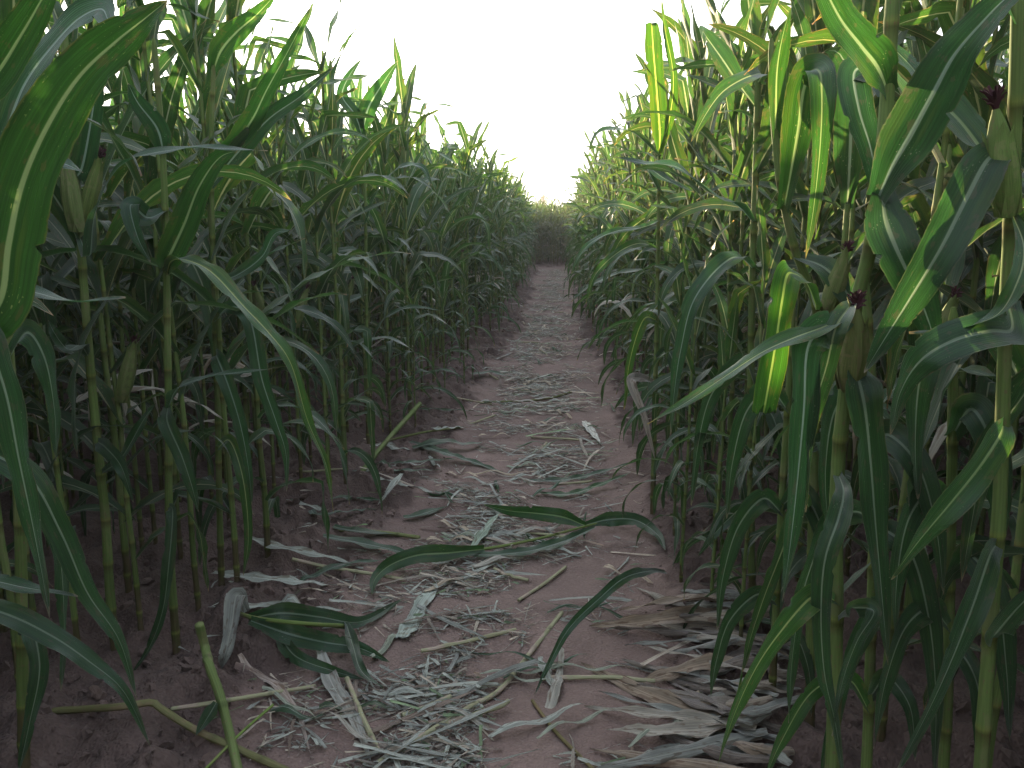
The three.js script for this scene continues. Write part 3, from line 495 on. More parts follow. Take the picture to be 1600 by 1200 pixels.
heroPlant('corn plant left of the path whose two long leaves hang straight down showing white ribs',
  [[345, 905, 3.15], [343, 800, 3.15], [340, 640, 3.13], [334, 440, 3.1], [330, 240, 3.06], [334, 90, 3.03]], 0.014, 0.008, [
    [[338, 555, 3.12], [340, 560, 3.0], [356, 600, 2.95], [376, 665, 2.93], [388, 730, 2.93], [394, 790, 2.94], { w: 0.07, n: [0, 0.4, 1], c: BLUE }],
    [[336, 500, 3.12], [360, 480, 3.0], [388, 492, 2.92], [410, 595, 2.9], [432, 660, 2.9], [446, 705, 2.9], [448, 768, 2.92], { w: 0.072, n: [0, 0.4, 1], c: BLUE }],
    [[334, 110, 3.04], [345, 80, 3.0], [370, 50, 2.95], [400, 24, 2.92], [432, -10, 2.9], { w: 0.095, n: [0.2, 0, 1], c: [1.5, 1.6, 0.9] }],
    [[332, 250, 3.06], [371, 219, 3.0], [395, 185, 2.96], [416, 142, 2.92], [450, 80, 2.88], [487, 8, 2.85], { w: 0.085, n: [0.3, 0.1, 1], c: [1.4, 1.6, 0.9] }],
    [[331, 290, 3.06], [370, 240, 3.0], [420, 186, 2.96], [470, 150, 2.92], [522, 104, 2.9], { w: 0.08, n: [0.3, 0.3, 1], c: DK }],
    [[340, 700, 3.14], [360, 690, 3.0], [378, 740, 2.94], [388, 840, 2.94], [380, 900, 2.95], { w: 0.055, n: [0.2, 0.3, 1], c: BR }],
    [[334, 440, 3.1], [370, 430, 3.0], [410, 400, 2.95], [430, 365, 2.92], [456, 360, 2.9], { w: 0.06, n: [0, 0.6, 1], c: BLUE }],
  ], { seed: 81 });
heroPlant('corn plant left of the path, straight pale stalk with grey leaves at mid height',
  [[575, 690, 5.5], [573, 560, 5.5], [572, 430, 5.5], [570, 270, 5.5], [566, 170, 5.5]], 0.015, 0.008, [
    [[572, 350, 5.5], [590, 300, 5.35], [630, 260, 5.25], [660, 262, 5.2], [675, 290, 5.2], { w: 0.08, n: [0, 0.9, 0.5], c: BLUE }],
    [[572, 460, 5.5], [545, 470, 5.3], [520, 478, 5.2], [505, 478, 5.2], [520, 510, 5.2], [560, 560, 5.2], { w: 0.08, n: [0, 0.6, 1], c: BLUE }],
    [[572, 560, 5.5], [600, 500, 5.3], [640, 480, 5.2], [690, 485, 5.15], { w: 0.06, n: [0, 0.9, 0.6], c: DK }],
    [[568, 200, 5.5], [575, 170, 5.4], [595, 135, 5.35], [622, 95, 5.3], { w: 0.13, n: [0.3, 0.3, 1], c: [1.3, 1.5, 1.2] }],
    [[568, 220, 5.5], [555, 180, 5.4], [535, 150, 5.35], [545, 120, 5.3], [565, 92, 5.25], { w: 0.09, n: [0.3, 0.3, 1], c: BLUE }],
    [[571, 400, 5.5], [550, 390, 5.35], [510, 400, 5.25], [480, 440, 5.2], { w: 0.08, n: [0, 0.9, 0.6], c: BLUE }],
  ], { seed: 91 });

// ---------------------------------------------------------------- the corn: rows across the path, 0.76 m apart
{
  const R = rng(1234), spots = [];
  for (let k = -6; k < 62; k++) {
    const z0 = 1.6 - k * ROW + 0.1;
    for (let x = -16; x < 14; x += 0.112) {
      const px = x + (R() - 0.5) * 0.10, pz = z0 + (R() - 0.5) * 0.52, s = R(), a = R(), v = R();
      if (pz > -5.7 && pz < -3.3 && px < 0 && Math.abs(860 - 1256 * px / pz - 575) < 34) continue;   // keeps the view to the plant set behind
      const inPath = pz > ENDZ && px > leftEdge(pz) - 0.10 && px < rightEdge(pz) + 0.02;
      if (inPath || R() < 0.05) continue;
      if (pz > -1.9 && pz <= -0.5 && px > -1.55 && px < (pz < -1.2 ? 1.02 : 1.25)) continue;                   // where the photographer stands
      if (pz > -0.5 && px > -1.25 && px < 1.05) continue;
      if (px < 0 && pz > -2.55 && px > -1.68) continue;                                   // the hero plants stand here
      if (px > 0 && pz > -3.3 && px < 0.98) continue;
      const depth = -pz, edge = px < 0 ? leftEdge(pz) - px : px - rightEdge(pz);
      if (depth < -3 && edge > 4) continue;
      if (edge > 10.5 && px > 0) continue;
      spots.push({ x: px, z: pz, s: (0.94 + 0.16 * s) * (pz < ENDZ ? 0.74 + 0.15 * hash2(Math.round(px * 313), k) : px < 0 ? 1 - 0.08 * sst(-pz, 2.5, 4.5) : 1), a: (a < 0.5 ? 0 : Math.PI) + (v - 0.5) * 2.2, v: Math.floor(hash2(Math.round(px * 100), Math.round(pz * 100)) * 12) });
    }
  }
  // which of them show: near the camera, in the frame, at the path's edge
  for (const p of spots) {
    const c = V(p.x, 1.5, p.z).applyMatrix4(camera.matrixWorldInverse), edge = p.z < ENDZ ? (ENDZ - p.z) * 1.0 : p.x < 0 ? leftEdge(p.z) - p.x : p.x - rightEdge(p.z);
    const inView = c.z < -0.4 && Math.abs(c.x / c.z) < 0.72;
    p.edge = edge; p.rank = inView ? Math.hypot(p.x, p.z) * (0.45 + edge * 1.15) : 1e9;
  }
  spots.sort((a, b) => a.rank - b.rank);
  const single = spots.slice(0, 285), rest = spots.slice(285);
  scene.fog = new THREE.FogExp2(0xfff0dc, 0.0032);
  const protoParts = []; for (let i = 0; i < 12; i++) protoParts.push(plantParts(500 + i * 17, { segs: 16, nw: 4, sides: 8, tassel: i === 5 }));
  for (let i = 0; i < 5; i++) protoParts.push(plantParts(900 + i * 23, { segs: 16, nw: 4, sides: 8, tassel: false, bushy: true }));
  for (const p of spots) { const h = hash2(Math.round(p.x * 91), Math.round(p.z * 97)); if (p.edge < (p.x < 0 ? 0.28 : 0.34) && h < (p.x < 0 ? 0.5 : 0.75)) p.v = 12 + Math.floor(h * 997) % 5; }
  const protos = [];
  const ORD = ['first', 'second', 'third', 'fourth', 'fifth', 'sixth', 'seventh', 'eighth', 'ninth', 'tenth', 'eleventh', 'twelfth', 'thirteenth', 'fourteenth', 'fifteenth', 'sixteenth'], taken = [0, 0];
  for (const p of [...single].sort((a, b) => b.z - a.z)) {
    const left = p.x < 0, end = p.z < ENDZ, d = -p.z, w = left ? 'left' : 'right';
    const near = d < 7 ? 'near' : d < 16 ? 'middle' : 'far';
    let label, group = `corn plants in the ${w} wall, ${near} stretch`;
    if (end) { label = 'dark green corn plant in the wall closing the far end of the path'; group = 'corn plants at the far end of the path'; }
    else if (near !== 'far' && p.edge < 0.16 && taken[+left] < 16) label = `${ORD[taken[+left]++]} corn plant along the ${w} rim of the path behind the large foreground plants`;
    else if (p.edge < 0.35) { label = `green corn plant at the ${w} rim of the path, ${{ near: 'standing on crumbled soil', middle: 'midway to the far end', far: 'close to the far end' }[near]}`; group += ', front'; }
    else {
      const ear = protoParts[p.v].some((q) => q[0] === 'ear'), close = near === 'near' ? (d < 4.2 ? 'just behind the foreground plants' : 'in the nearest stretch') : near === 'middle' ? 'in the middle stretch' : 'in the far stretch';
      label = `corn plant ${ear ? 'bearing an ear' : 'without an ear'}, half hidden inside the ${w} wall ${close}`; group += `, inside, ${ear ? 'with' : 'without'} ear, ${close}`;
    }
    let o;
    if (!protos[p.v]) { o = protos[p.v] = thing('corn_plant', 0, 0, 0, label, 'corn plant', group); assemble(protoParts[p.v], o); }
    else { o = protos[p.v].clone(); o.name = numbered('corn_plant'); scene.add(o); tag(o, label, 'corn plant', group); }
    o.position.set(p.x, groundY(p.x, p.z) - 0.02, p.z); o.rotation.y = p.a; o.scale.setScalar(p.s);
  }
  // short leafy shoots at the foot of the walls
  [[0.60, -3.42, 0.62, 0.4], [0.66, -3.05, 0.56, 2.0], [0.70, -2.72, 0.60, 3.6], [0.63, -3.85, 0.66, 5.1], [-0.86, -7.9, 0.5, 1.0], [-0.95, -7.1, 0.42, 3.0], [-1.02, -5.9, 0.45, 4.4]].forEach(([x, z, s, a], i) => {
    const left = x < 0, o = thing('corn_plant', x, groundY(x, z) - 0.02, z, left ? 'short leafy corn shoot at the left rim of the path' : 'short leafy corn shoot crowding the right rim of the path', 'corn plant', left ? 'short shoots at the left rim' : 'short shoots at the right rim');
    assemble(protoParts[12 + i % 5].filter((p) => p[0] !== 'ear'), o); o.rotation.y = a; o.scale.set(s, s * 0.95, s);
  });
  const field = new THREE.Group(); field.name = 'corn_field'; field.userData = { kind: 'stuff', label: 'dense mass of green corn standing behind the path-side plants', category: 'corn' }; scene.add(field);
  const mtx = new THREE.Matrix4(), q = new THREE.Quaternion(), up = V(0, 1, 0), col = new THREE.Color();
  for (let v = 0; v < protoParts.length; v++) {
    const mine = rest.filter((p) => p.v === v); if (!mine.length) continue;
    const [g, mats] = flatten(protoParts[v]), m = new THREE.InstancedMesh(g, mats, mine.length); m.name = 'corn_mass'; m.castShadow = m.receiveShadow = true; m.userData.kind = 'stuff';
    mine.forEach((p, i) => { const y = Math.abs(p.x) < 3 ? groundY(p.x, p.z) - 0.02 : 0.02; m.setMatrixAt(i, mtx.compose(V(p.x, y, p.z), q.setFromAxisAngle(up, p.a), V(p.s, p.s, p.s))); const k = 0.85 + 0.3 * hash2(i, v), ripe = p.z < ENDZ + 0.5 && p.z > ENDZ - 2.5; m.setColorAt(i, ripe ? col.setRGB(k * 1.12, k * 0.95, k * 1.0) : col.setRGB(k, k, k)); });
    field.add(m);
  }
}

// ---------------------------------------------------------------- the slim tree far beyond the end of the path
{
  const top = at(849, 301, 140), R = rng(31337), h = top.y, root = thing('distant_tree', top.x, 0, top.z, 'slim pale tree rising above the corn far beyond the end of the path', 'tree');
  const trunk = []; for (let i = 0; i <= 8; i++) trunk.push(V(0.08 * Math.sin(i), (i / 8) * h * 0.95, 0.05 * Math.cos(i * 1.3)));
  part('trunk', tube(trunk, (t) => 0.16 * (1 - 0.85 * t), () => [0.9, 0.6, 0.9], 7), M.stalk, root);
  const pos = [], uv = [], col = [], idx = [];
  for (let c = 0; c < 46; c++) {
    const t = R(), cy = h * (0.30 + 0.68 * t), rr = 1.15 * Math.pow(1 - t, 0.6) * (0.4 + 0.6 * R()) + 0.1, a = R() * 6.28, cx = Math.cos(a) * rr, cz = Math.sin(a) * rr;
    for (let k = 0; k < 34; k++) {
      const q = V(cx + (R() + R() - 1) * 0.5, cy + (R() + R() - 1) * 0.55, cz + (R() + R() - 1) * 0.5), d = V(R() - 0.5, R() - 0.7, R() - 0.5).normalize(), e = V(R() - 0.5, R() - 0.5, R() - 0.5).cross(d).normalize(), l = 0.13 + 0.1 * R(), b = pos.length / 3, g = 0.8 + 0.5 * R();
      for (const [u, v] of [[0, 0], [0.5, 0.5], [0, 1], [-0.5, 0.5]]) { const p = q.clone().addScaledVector(e, u * l * 0.7).addScaledVector(d, v * l); pos.push(p.x, p.y, p.z); uv.push(u + 0.8, v); col.push(g * 2.4, g * 1.3, g * 1.2); }  // crown colour pushed to gold, imitating backlight
      idx.push(b, b + 1, b + 2, b, b + 2, b + 3);
    }
  }
  part('crown', geo(pos, uv, col, idx), M.leaf, root);
}

// ---------------------------------------------------------------- litter on the path
// A strip lying along ground points, draped over the soil.
function drape(list, lift, n) { return smooth(list, n).map((p, i) => V(p.x, Math.max(p.y, groundY(p.x, p.z) + lift), p.z)); }
function lying(name, label, category, pix, o = {}) {
  const list = pix.map(([x, y, l]) => onGround(x, y, l ?? o.lift ?? 0.012)), c = list[Math.floor(list.length / 2)];
  const root = thing(name, c.x, groundY(c.x, c.z), c.z, label, category, o.group);
  const kids = o.leafOnly ? null : root; void kids;
  return [root, list];
}
function fallenLeaf(label, pix, o = {}) {
  const list = pix.map(([x, y, l]) => onGround(x, y, l ?? o.lift ?? 0.015)), c = list[0];
  const R = rng(Math.round(pix[0][0] * 7 + pix[0][1])), pts = drape(list, 0.008, 24).map((p) => p.sub(c));
  const g = blade(pts, (t, T) => V(0, 0, 0).crossVectors(T, V(...(o.n ?? [0, 1, 0.15]))), { width: o.w ?? 0.07, prof: o.prof ?? leafProf, fold: baseFold(o.f ?? 0.25, o.f ?? 0.18), wave: o.wave ?? 0.007, freq: 25 + 15 * R(), phase: R() * 6, nw: 6, color: o.c ?? jitterColor(R), torn: o.torn, rag: o.rag, v1: o.v1, roll: o.roll });
  const m = new THREE.Mesh(g, M[o.m ?? 'leaf']); m.name = numbered(o.name ?? 'fallen_leaf'); m.position.copy(c); m.castShadow = m.receiveShadow = true; scene.add(m);
  return tag(m, label, o.cat ?? 'fallen leaf', o.group);
}
function fallenStalk(label, pix, r, o = {}) {
  const list = pix.map(([x, y, l]) => onGround(x, y, l ?? r + 0.004)), c = list[0];
  const R = rng(Math.round(pix[0][0] * 3 + pix[0][1])), path = smooth(list, 26).map((p) => p.sub(c)), L = new THREE.CatmullRomCurve3(path).getLength();
  const nodes = [0]; while (nodes[nodes.length - 1] < L - 0.06) nodes.push(nodes[nodes.length - 1] + 0.15 + 0.05 * R()); nodes[nodes.length - 1] = L;
  const tint = o.c ?? [1, 1, 1], pts = [], rad = [], col = [], curve = new THREE.CatmullRomCurve3(path);
  for (let i = 0; i <= 60; i++) { const s = (i / 60) * L, dn = Math.min(...nodes.slice(1, -1).map((a) => Math.abs(a - s)), 1); const k = dn < 0.008 ? 1.18 : 1; pts.push(curve.getPointAt(i / 60)); rad.push(r * k * (0.94 + 0.1 * R())); col.push(dn < 0.008 ? tint.map((v) => v * 0.7) : tint); }
  const m = new THREE.Mesh(tube(pts, (t, i) => rad[i], (t, i) => col[i], 10, true), M[o.m ?? 'stalk']); m.name = numbered('fallen_stalk'); m.position.copy(c); m.castShadow = m.receiveShadow = true; scene.add(m);
  return tag(m, label, 'broken stalk', o.group);
}
const TAN = [2.6, 1.85, 3.6], GREY = [0.95, 1.08, 1.12], STRAW = [1.15, 1.0, 0.85];
fallenStalk('cut green stalk propped diagonally off the soil at the left edge of the path', [[550, 757], [600, 694, 0.10], [656, 631, 0.26]], 0.017);
fallenStalk('green stalk snapped off and bending down to the bottom frame edge at left', [[311, 975, 0.20], [320, 1010, 0.17], [328, 1043, 0.13], [342, 1082, 0.08], [362, 1160, 0.03], [374, 1215, 0.02]], 0.0145);
fallenStalk('brownish stalk lying across the bottom left corner, broken in its middle', [[-40, 1122], [100, 1110], [200, 1103, 0.05], [230, 1098, 0.065], [240, 1098, 0.066], [247, 1104, 0.06], [308, 1142, 0.03], [370, 1169], [382, 1175], [450, 1205]], 0.0115, { c: [1.15, 0.82, 1.1] });
fallenStalk('thin curved green shoot rising from the bottom frame edge at left', [[318, 1205, 0.02], [376, 1146, 0.05], [427, 1101, 0.10]], 0.0045, { c: [1.2, 1.3, 1] });
fallenStalk('long pale dry stalk lying diagonally across the path in the foreground', [[590, 1192], [660, 1150], [735, 1104], [776, 1082], [830, 1018], [878, 957]], 0.0088, { c: TAN });
fallenStalk('short pale stalk below the long dry stalk, lying flat on litter', [[628, 1118], [665, 1105], [704, 1088]], 0.0085, { c: TAN });
fallenStalk('two-toned split stalk lying at the centre of the path near its right edge', [[810, 938], [850, 912], [884, 886]], 0.0075, { c: TAN });
fallenStalk('dry reddish stem slanting to the lower right of the foreground litter', [[832, 1095], [862, 1136], [892, 1168], [930, 1205]], 0.006, { c: [1.3, 0.8, 1.1] });
fallenStalk('pale stalk lying across the left half of the path behind the fallen green plant', [[505, 828], [560, 829], [612, 834], [656, 840]], 0.0105, { c: [1.3, 1.1, 1.3] });
fallenStalk('dry stalk standing on end in the litter at the lower left of the path', [[542, 1060, 0.03], [566, 1120, 0.02], [592, 1175]], 0.009, { c: TAN });
fallenStalk('thin stalk lying flat across the middle of the path', [[755, 628], [805, 627], [860, 622], [893, 612]], 0.010, { c: [1.1, 0.9, 1.1] });
fallenStalk('thin green stalk lying flat just below the propped cut stalk', [[600, 690], [660, 676], [720, 668]], 0.008, { c: [1, 0.9, 0.9] });
{ // the fallen green plant across the path: a stem with three leaves
  const foot = onGround(755, 858, 0.03), root = thing('fallen_corn_top', foot.x, foot.y, foot.z, 'fresh green corn top lying across the path, one leaf curling toward the viewer', 'fallen plant');
  const stem = smooth([[640, 868, 0.02], [755, 858, 0.03], [840, 842, 0.035], [916, 822, 0.05], [960, 812, 0.05]].map(([x, y, l]) => onGround(x, y, l).sub(foot)), 20);
  part('stalk', tube(stem, (t) => 0.0085 - 0.003 * t, () => [1.05, 1.1, 0.9], 9), M.stalk, root);
  const lf = (pix, o) => heroLeaf(root, pix.map(([x, y, l]) => onGround(x, y, l)), o);
  lf([[756, 858, 0.04], [700, 864, 0.07], [650, 868, 0.09], [608, 884, 0.08], [586, 905, 0.05], [581, 930, 0.02]], { w: 0.09, n: [0.1, 0.6, 0.9], c: [0.9, 1.05, 0.7] });
  lf([[916, 822, 0.05], [880, 808, 0.07], [838, 802, 0.08], [795, 798, 0.06], [755, 788, 0.06]], { w: 0.09, n: [0, 0.45, 1], c: [0.9, 1.15, 0.7] });
  lf([[916, 820, 0.05], [950, 812, 0.07], [990, 812, 0.08], [1026, 834, 0.05], [1040, 860, 0.02]], { w: 0.085, n: [0, 0.6, 1], c: BLUE });
  lf([[930, 824, 0.05], [880, 846, 0.05], [820, 862, 0.04], [740, 866, 0.03], [690, 856, 0.02]], { w: 0.07, n: [0, 1, 0.25], c: BLUE });
}
{ // the crushed plant on the left
  const foot = onGround(392, 962, 0.03), root = thing('fallen_corn_top', foot.x, foot.y, foot.z, 'trampled corn plant at the left edge of the path, green leaves spread toward the middle', 'fallen plant');
  part('stalk', tube(smooth([[372, 958, 0.03], [400, 966, 0.04], [470, 974, 0.04], [540, 978, 0.03]].map(([x, y, l]) => onGround(x, y, l).sub(foot)), 14), () => 0.008, () => [1, 1.05, 0.85], 9), M.stalk, root);
  const lf = (pix, o) => heroLeaf(root, pix.map(([x, y, l]) => onGround(x, y, l)), o);
  lf([[390, 966, 0.04], [440, 958, 0.07], [500, 964, 0.06], [560, 972, 0.04], [632, 934, 0.03]], { w: 0.085, n: [0, 0.65, 0.8], c: DK });
  lf([[392, 970, 0.05], [450, 990, 0.06], [510, 1004, 0.06], [560, 1012, 0.04], [610, 1035, 0.02]], { w: 0.085, n: [0, 0.65, 0.8], c: BLUE });
  lf([[430, 972, 0.06], [448, 1010, 0.05], [470, 1030, 0.05], [520, 1048, 0.04], [570, 1062, 0.02]], { w: 0.06, n: [0, 0.65, 0.8], c: DK });
  lf([[540, 970, 0.04], [552, 1010, 0.07], [566, 1050, 0.05], [600, 1076, 0.03]], { w: 0.05, n: [0.3, 1, 0.2], c: [0.7, 0.8, 0.7] });
  lf([[386, 955, 0.05], [372, 930, 0.10], [362, 980, 0.07], [352, 1020, 0.04], [346, 1046, 0.02]], { w: 0.075, n: [0, 0.8, 1], m: 'dry', c: [0.6, 0.66, 0.68], wave: 0.015 });
}
const GL = 'green leaves fallen on the path', PL = 'pale dry leaves fallen on the path';
fallenLeaf('green leaf arching from the right edge down onto bare soil of the path', [[1040, 894, 0.02], [1008, 893, 0.20], [972, 905, 0.24], [940, 932, 0.22], [889, 982, 0.15], [858, 1038, 0.07], [834, 1088, 0.02]], { w: 0.045, n: [0.4, 0.9, 0.6], c: BLUE });
fallenLeaf('broad pale torn leaf lying flat on the soil left of the path centre', [[674, 924], [655, 952], [640, 980], [626, 1000]], { w: 0.085, m: 'dry', c: [0.92, 1.12, 1.15], prof: (t) => 0.7 + 0.3 * Math.sin(t * 3), torn: 0.05, rag: 0.3, wave: 0.012 });
fallenLeaf('pale green leaf piece standing out of the litter behind the fallen corn top', [[735, 860, 0.02], [758, 828, 0.05], [780, 800, 0.06]], { w: 0.05, m: 'dry', c: [0.7, 0.95, 0.85], wave: 0.01 });
fallenLeaf('dark green leaf lying on the left half of the path behind the curled leaf', [[505, 838], [560, 848, 0.03], [610, 858, 0.04], [655, 870]], { w: 0.075, c: BLUE });
fallenLeaf('small green leaf slanting on the soil left of the fallen corn top', [[470, 910], [530, 884, 0.03], [600, 874]], { w: 0.05, c: BLUE });
fallenLeaf('long grey-green leaf lying across the path below the bare patch', [[818, 752], [880, 750, 0.02], [930, 740, 0.04], [988, 722, 0.05]], { w: 0.07, c: BLUE });
fallenLeaf('second grey-green leaf lying across the path just below the first long one', [[838, 770], [890, 772, 0.02], [940, 756, 0.04], [990, 736, 0.05]], { w: 0.06, c: [1.3, 1.4, 1.4] });
fallenLeaf('white dry husk strip lying by the right edge of the path at mid distance', [[912, 658, 0.04], [924, 674, 0.03], [938, 692]], { w: 0.075, m: 'dry', c: [1.5, 1.6, 1.7] });
fallenLeaf('green leaf curled on the soil at the left edge near the propped stalk', [[645, 700], [690, 690, 0.06], [730, 694, 0.05], [757, 690]], { w: 0.10, c: DK });
fallenLeaf('wide green leaf bending over litter beneath the propped stalk', [[640, 690, 0.05], [690, 706, 0.06], [740, 722, 0.02], [790, 740]], { w: 0.08, c: BLUE });
fallenLeaf('grey withered leaf trailing down to the bottom left of the path', [[628, 740, 0.1], [605, 770, 0.05], [590, 790, 0.02]], { w: 0.045, m: 'dry', c: GREY });
fallenLeaf('narrow green leaf fallen at the left edge beyond the propped stalk', [[738, 585, 0.06], [770, 582, 0.05], [800, 590]], { w: 0.09, c: DK });
fallenLeaf('wrinkled pale husk lying on dark soil at the lower left', [[374, 1022, 0.05], [392, 1050, 0.04], [430, 1070, 0.03], [460, 1105], [486, 1180]], { w: 0.035, m: 'dry', c: [1, 0.85, 0.85] });
fallenLeaf('long grey leaf running down to the bottom frame edge left of the dry stalk', [[498, 1010, 0.03], [520, 1070, 0.03], [552, 1120], [580, 1190]], { w: 0.06, m: 'dry', c: [0.85, 0.9, 0.95] });
fallenLeaf('green strip of leaf lying on soil by the bottom left broken stalk', [[338, 1098, 0.10], [325, 1120, 0.07], [306, 1150, 0.04]], { w: 0.05, c: DK });
// pile of dead leaves under the right-hand plants
{
  const R = rng(77), tints = [[0.72, 0.64, 0.58], [0.5, 0.45, 0.43], [0.68, 0.55, 0.46], [0.85, 0.82, 0.80], [0.36, 0.31, 0.30]];
  for (let k = 0; k < 64; k++) {
    const far = R(), by = lerp(925, 1215, far), bx = 1130 + 110 * R() + far * 30, l = (90 + 190 * R()) * (0.75 + 0.4 * far), turn = (R() - 0.62) * 0.75, h = 0.015 + 0.05 * R(), dx = -Math.cos(turn) * l, dy = Math.sin(turn) * l * 0.8, bow = (R() - 0.5) * 26;
    fallenLeaf(k % 3 ? 'tan dead leaf in the matted pile beneath the right-hand corn' : 'greyish dead leaf in the matted pile beneath the right-hand corn', [[bx, by, h], [bx + dx * 0.33, by + dy * 0.33 + bow, h + 0.025 * R()], [bx + dx * 0.7, by + dy * 0.7 + bow * 0.7, h * 0.8], [bx + dx, by + dy, 0.006 + 0.03 * R() * R()]], { w: 0.024 + 0.058 * R(), m: 'dry', c: k % 3 ? tints[(k * 7) % 5] : [0.6, 0.66, 0.7], wave: 0.01, rag: 0.25, group: k % 3 ? 'tan dead leaves piled on the right' : 'greyish dead leaves piled on the right', name: 'dead_leaf', cat: 'dead leaf', n: [R() - 0.5, 1, R() * 0.9 - 0.2], roll: R() * 1.1 - 0.3 });
  }
}
// leaves and stalks trodden flat along the foot of the left wall
{
  const R = rng(909), spots = [[470, 860], [530, 800], [500, 735], [560, 780], [610, 700], [580, 830], [640, 760], [545, 890], [430, 905], [660, 720], [700, 668], [690, 640], [730, 625], [620, 735], [480, 790], [665, 800], [450, 950], [380, 1090]];
  spots.forEach(([x, y], k) => {
    const l = (60 + 90 * R()) * (y - 300) / 450, tl = (R() - 0.5) * 0.9, dx = Math.cos(tl) * l, dy = Math.sin(tl) * l * 0.55, h = 0.02 + 0.04 * R(), pix = [[x - dx / 2, y - dy / 2, 0.02], [x - dx * 0.2, y - dy * 0.2 + 6 * (R() - 0.5), h], [x + dx * 0.2, y + dy * 0.2, h * 0.7], [x + dx / 2, y + dy / 2, 0.012]];
    if (k % 5 === 2) fallenStalk('pale broken stalk trodden into the soil along the foot of the left wall', pix, 0.007 + 0.003 * R(), { c: TAN, group: 'broken stalks along the left wall' });
    else if (k % 2) fallenLeaf('green leaf trodden flat along the foot of the left wall', pix, { w: 0.04 + 0.03 * R(), c: k % 3 ? DK : BLUE, group: 'green leaves along the left wall' });
    else fallenLeaf('dry grey leaf trodden flat along the foot of the left wall', pix, { w: 0.035 + 0.03 * R(), m: 'dry', c: GREY, rag: 0.25, wave: 0.01, group: 'dry leaves along the left wall' });
  });
}
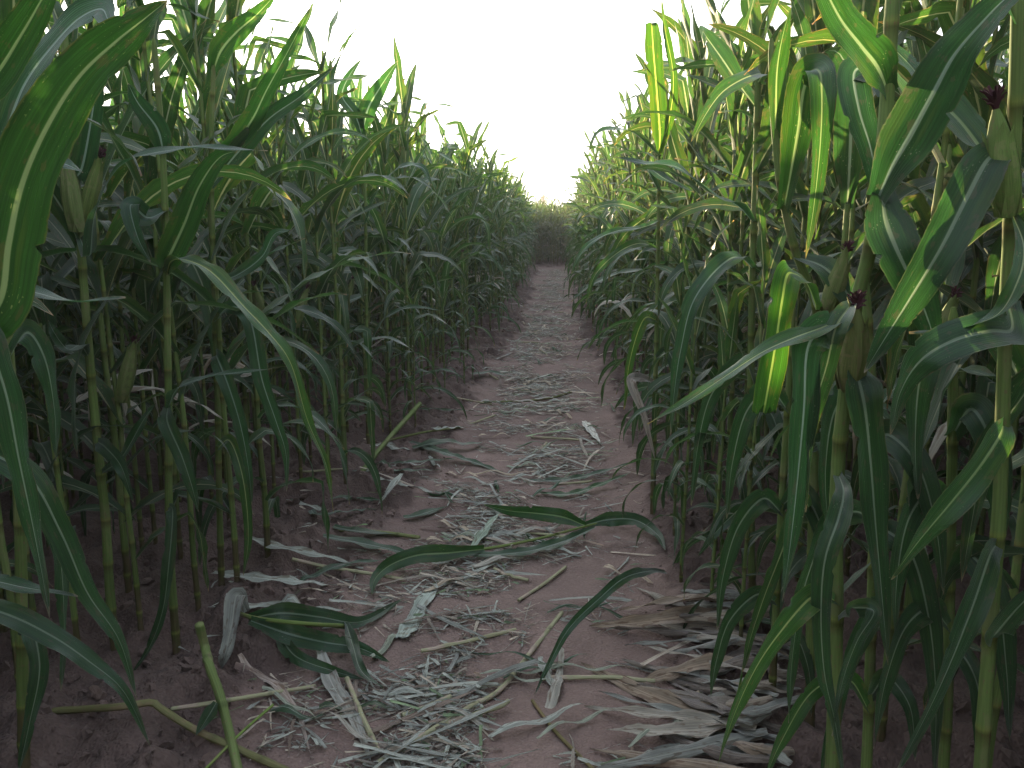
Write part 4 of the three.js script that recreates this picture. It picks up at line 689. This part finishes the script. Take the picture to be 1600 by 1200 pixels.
// larger pieces scattered along the path
{
  const R = rng(4242);
  const protoL = [], protoS = [];
  for (let k = 0; k < 8; k++) {
    const L = 0.22 + 0.3 * R(), cv = (R() - 0.5) * 1.2, pts = []; let a = 0, q = V(-L / 2, 0.012, 0);
    for (let i = 0; i <= 12; i++) { pts.push(q.clone()); a = cv * (i / 12 - 0.5); q = q.clone().add(V(Math.cos(a) * L / 12, 0.012 * Math.sin(i * 0.9 + k), Math.sin(a) * L / 12)); q.y = Math.max(q.y, 0.006); }
    protoL.push(blade(pts, (t, T) => V(0, 0, 0).crossVectors(T, V(0, 1, (R() - 0.5) * 0.1)), { width: 0.018 + 0.03 * R(), prof: k % 2 ? leafProf : (t) => 0.75 + 0.25 * Math.sin(t * 5 + k), fold: () => 0.25 - 0.5 * (k % 2), wave: 0.004, freq: 34, phase: k, nw: 4, color: [[1, 1, 1], GREY, STRAW, [0.8, 0.95, 0.85]][k % 4], rag: 0.25, torn: 0.03, roll: k % 3 === 0 ? 0.45 : 0 }));
    const S = 0.14 + 0.3 * R(), sp = []; for (let i = 0; i <= 8; i++) sp.push(V((i / 8 - 0.5) * S, 0.009, 0.02 * Math.sin(i * 0.5 + k) * R()));
    protoS.push(tube(sp, (t, i) => (i % 4 === 2 ? 0.0092 : 0.0076), () => TAN, 8));
  }
  for (let k = 0; k < 150; k++) {
    const stalk = k % 10 === 0, d = 2.3 + 13 * Math.pow(R(), 1.7), u = R() + R() - 1, x = lerp((leftEdge(-d) + rightEdge(-d)) / 2, u > 0 ? rightEdge(-d) : leftEdge(-d), Math.abs(u)), z = -d;
    const green = !stalk && R() < 0.3, g = stalk ? protoS[k % 8] : protoL[Math.floor(R() * 8)];
    const m = new THREE.Mesh(g, M[stalk ? 'stalk' : green ? 'leaf' : 'dry']); m.name = numbered(stalk ? 'stalk_piece' : 'leaf_piece'); m.castShadow = m.receiveShadow = true;
    m.position.set(x, groundY(x, z) + 0.004 + 0.008 * R(), z); m.rotation.set((R() - 0.5) * 0.16, (R() - 0.5) * (R() < 0.6 ? 1.3 : 3.1), (R() - 0.5) * 0.16); scene.add(m);
    if (stalk) tag(m, 'short pale length of broken corn stalk lying on the path', 'stalk piece', 'stalk pieces scattered along the path');
    else if (green) tag(m, 'green piece of corn leaf trampled on the path', 'leaf piece', GL);
    else {
      const which = protoL.indexOf(g), look = ['pale', 'greyish', 'straw-coloured', 'dull greenish'][which % 4] + (which % 3 ? ' flat' : ' curled'), place = d < 3.6 ? 'in the foreground litter' : d < 7 ? 'on the middle of the path' : 'far along the path';
      tag(m, `${look} piece of dry corn leaf lying ${place}`, 'leaf piece', `${look} leaf pieces ${place}`);
    }
  }
  // shreds no one could count
  const shapes = [];
  for (let k = 0; k < 12; k++) {
    const L = k < 6 ? 0.05 + 0.08 * R() : 0.16 + 0.24 * R(), pts = []; for (let i = 0; i <= 5; i++) { const t = i / 5; pts.push(V((t - 0.5) * L, 0.004 + (k < 6 ? 0.010 : 0.016) * Math.sin(t * 3.1 + k) * (k % 2), (k < 6 ? 0.005 : 0.03) * Math.sin(t * 2.2 + k))); }
    shapes.push(blade(pts, () => V(0, 0, 1), { width: k % 4 === 3 ? 0.012 + 0.012 * R() : 0.004 + 0.010 * R(), prof: (t) => 0.6 + 0.4 * Math.sin(t * 3 + k), fold: () => (k % 3 - 1) * 0.4, wave: 0.003, freq: 60, phase: k, nw: 2, rag: 0.4, torn: 0.01, color: [1, 1, 1] }));
  }
  const litter = new THREE.Group(); litter.name = 'leaf_litter'; litter.userData = { kind: 'stuff', label: 'pale shreds of trampled corn leaf littering the path', category: 'litter' }; scene.add(litter);
  const mtx = new THREE.Matrix4(), e = new THREE.Euler(), q = new THREE.Quaternion(), col = new THREE.Color();
  shapes.forEach((g, k) => {
    const N = k < 6 ? 1900 : 400, m = new THREE.InstancedMesh(g, M.dry, N); m.name = 'leaf_shreds'; m.userData.kind = 'stuff'; m.castShadow = m.receiveShadow = true;
    for (let i = 0; i < N; i++) {
      let x, z; for (let tr = 0; tr < 12; tr++) { const d = 1.9 + 27 * Math.pow(R(), 1.65); z = -d; const cx = (leftEdge(z) + rightEdge(z)) / 2 - 0.12 * (d < 5 ? 1 : 0), u = (R() + R() + R()) * 2 / 3 - 1; x = cx + u * (R() < 0.8 ? 0.75 : 1.5); if (fbm(x * 2.9 + 40, z * 2.9, 3) + 0.10 * R() > 0.535) break; }
      const s = k < 6 ? 0.35 + 1.0 * R() : 0.5 + 0.8 * R();
      m.setMatrixAt(i, mtx.compose(V(x, groundY(x, z) + 0.003 + 0.014 * R() * R(), z), q.setFromEuler(e.set((R() - 0.5) * 0.5, (R() - 0.5) * (R() < 0.5 ? 1.6 : 6.2), (R() - 0.5) * 0.4, 'YXZ')), V(s, s, s)));
      const w = R(), b = 0.6 + 0.8 * R() * (0.5 + R()); m.setColorAt(i, w < 0.50 ? col.setRGB(b * 0.92, b * 1.04, b * 1.08) : w < 0.8 ? col.setRGB(b * 1.02, b * 0.93, b * 0.87) : w < 0.93 ? col.setRGB(b * 0.55, b * 0.42, b * 0.36) : col.setRGB(b * 0.45, b * 0.7, b * 0.4));
    }
    litter.add(m);
  });
  // clods of soil along both edges
  const cg = new THREE.IcosahedronGeometry(1, 1), cp = cg.attributes.position; for (let i = 0; i < cp.count; i++) { const v = V(cp.getX(i), cp.getY(i), cp.getZ(i)), k = 0.6 + 0.75 * hash2(Math.round(v.x * 50), Math.round(v.y * 50) * 131 + Math.round(v.z * 50)); cp.setXYZ(i, v.x * k, v.y * k * 0.8, v.z * k); } cg.computeVertexNormals();
  const NC = 5200, clods = new THREE.InstancedMesh(cg, M.clod, NC); clods.name = 'soil_clods'; clods.userData = { kind: 'stuff', label: 'crumbled clods of brown soil along the foot of the corn', category: 'soil' }; clods.castShadow = clods.receiveShadow = true;
  for (let i = 0; i < NC; i++) {
    const d = 1.7 + 13 * Math.pow(R(), 1.8), z = -d, left = R() < 0.62, off = Math.pow(R(), 1.2) * 1.2 - 0.18, x = left ? leftEdge(z) - off + 0.2 : rightEdge(z) + off - 0.12, s = (pathMask(x, z) < 0.45 ? 1 : 0.25) * (0.004 + 0.024 * Math.pow(R(), 4));
    clods.setMatrixAt(i, mtx.compose(V(x, groundY(x, z) + s * 0.25, z), q.setFromEuler(e.set(R() * 3, R() * 6, R() * 3)), V(s, s * (0.7 + 0.3 * R()), s)));
    const b = 0.75 + 0.4 * R(); clods.setColorAt(i, col.setRGB(b, b, b));
  }
  scene.add(clods);
}

renderer.render(scene, camera);
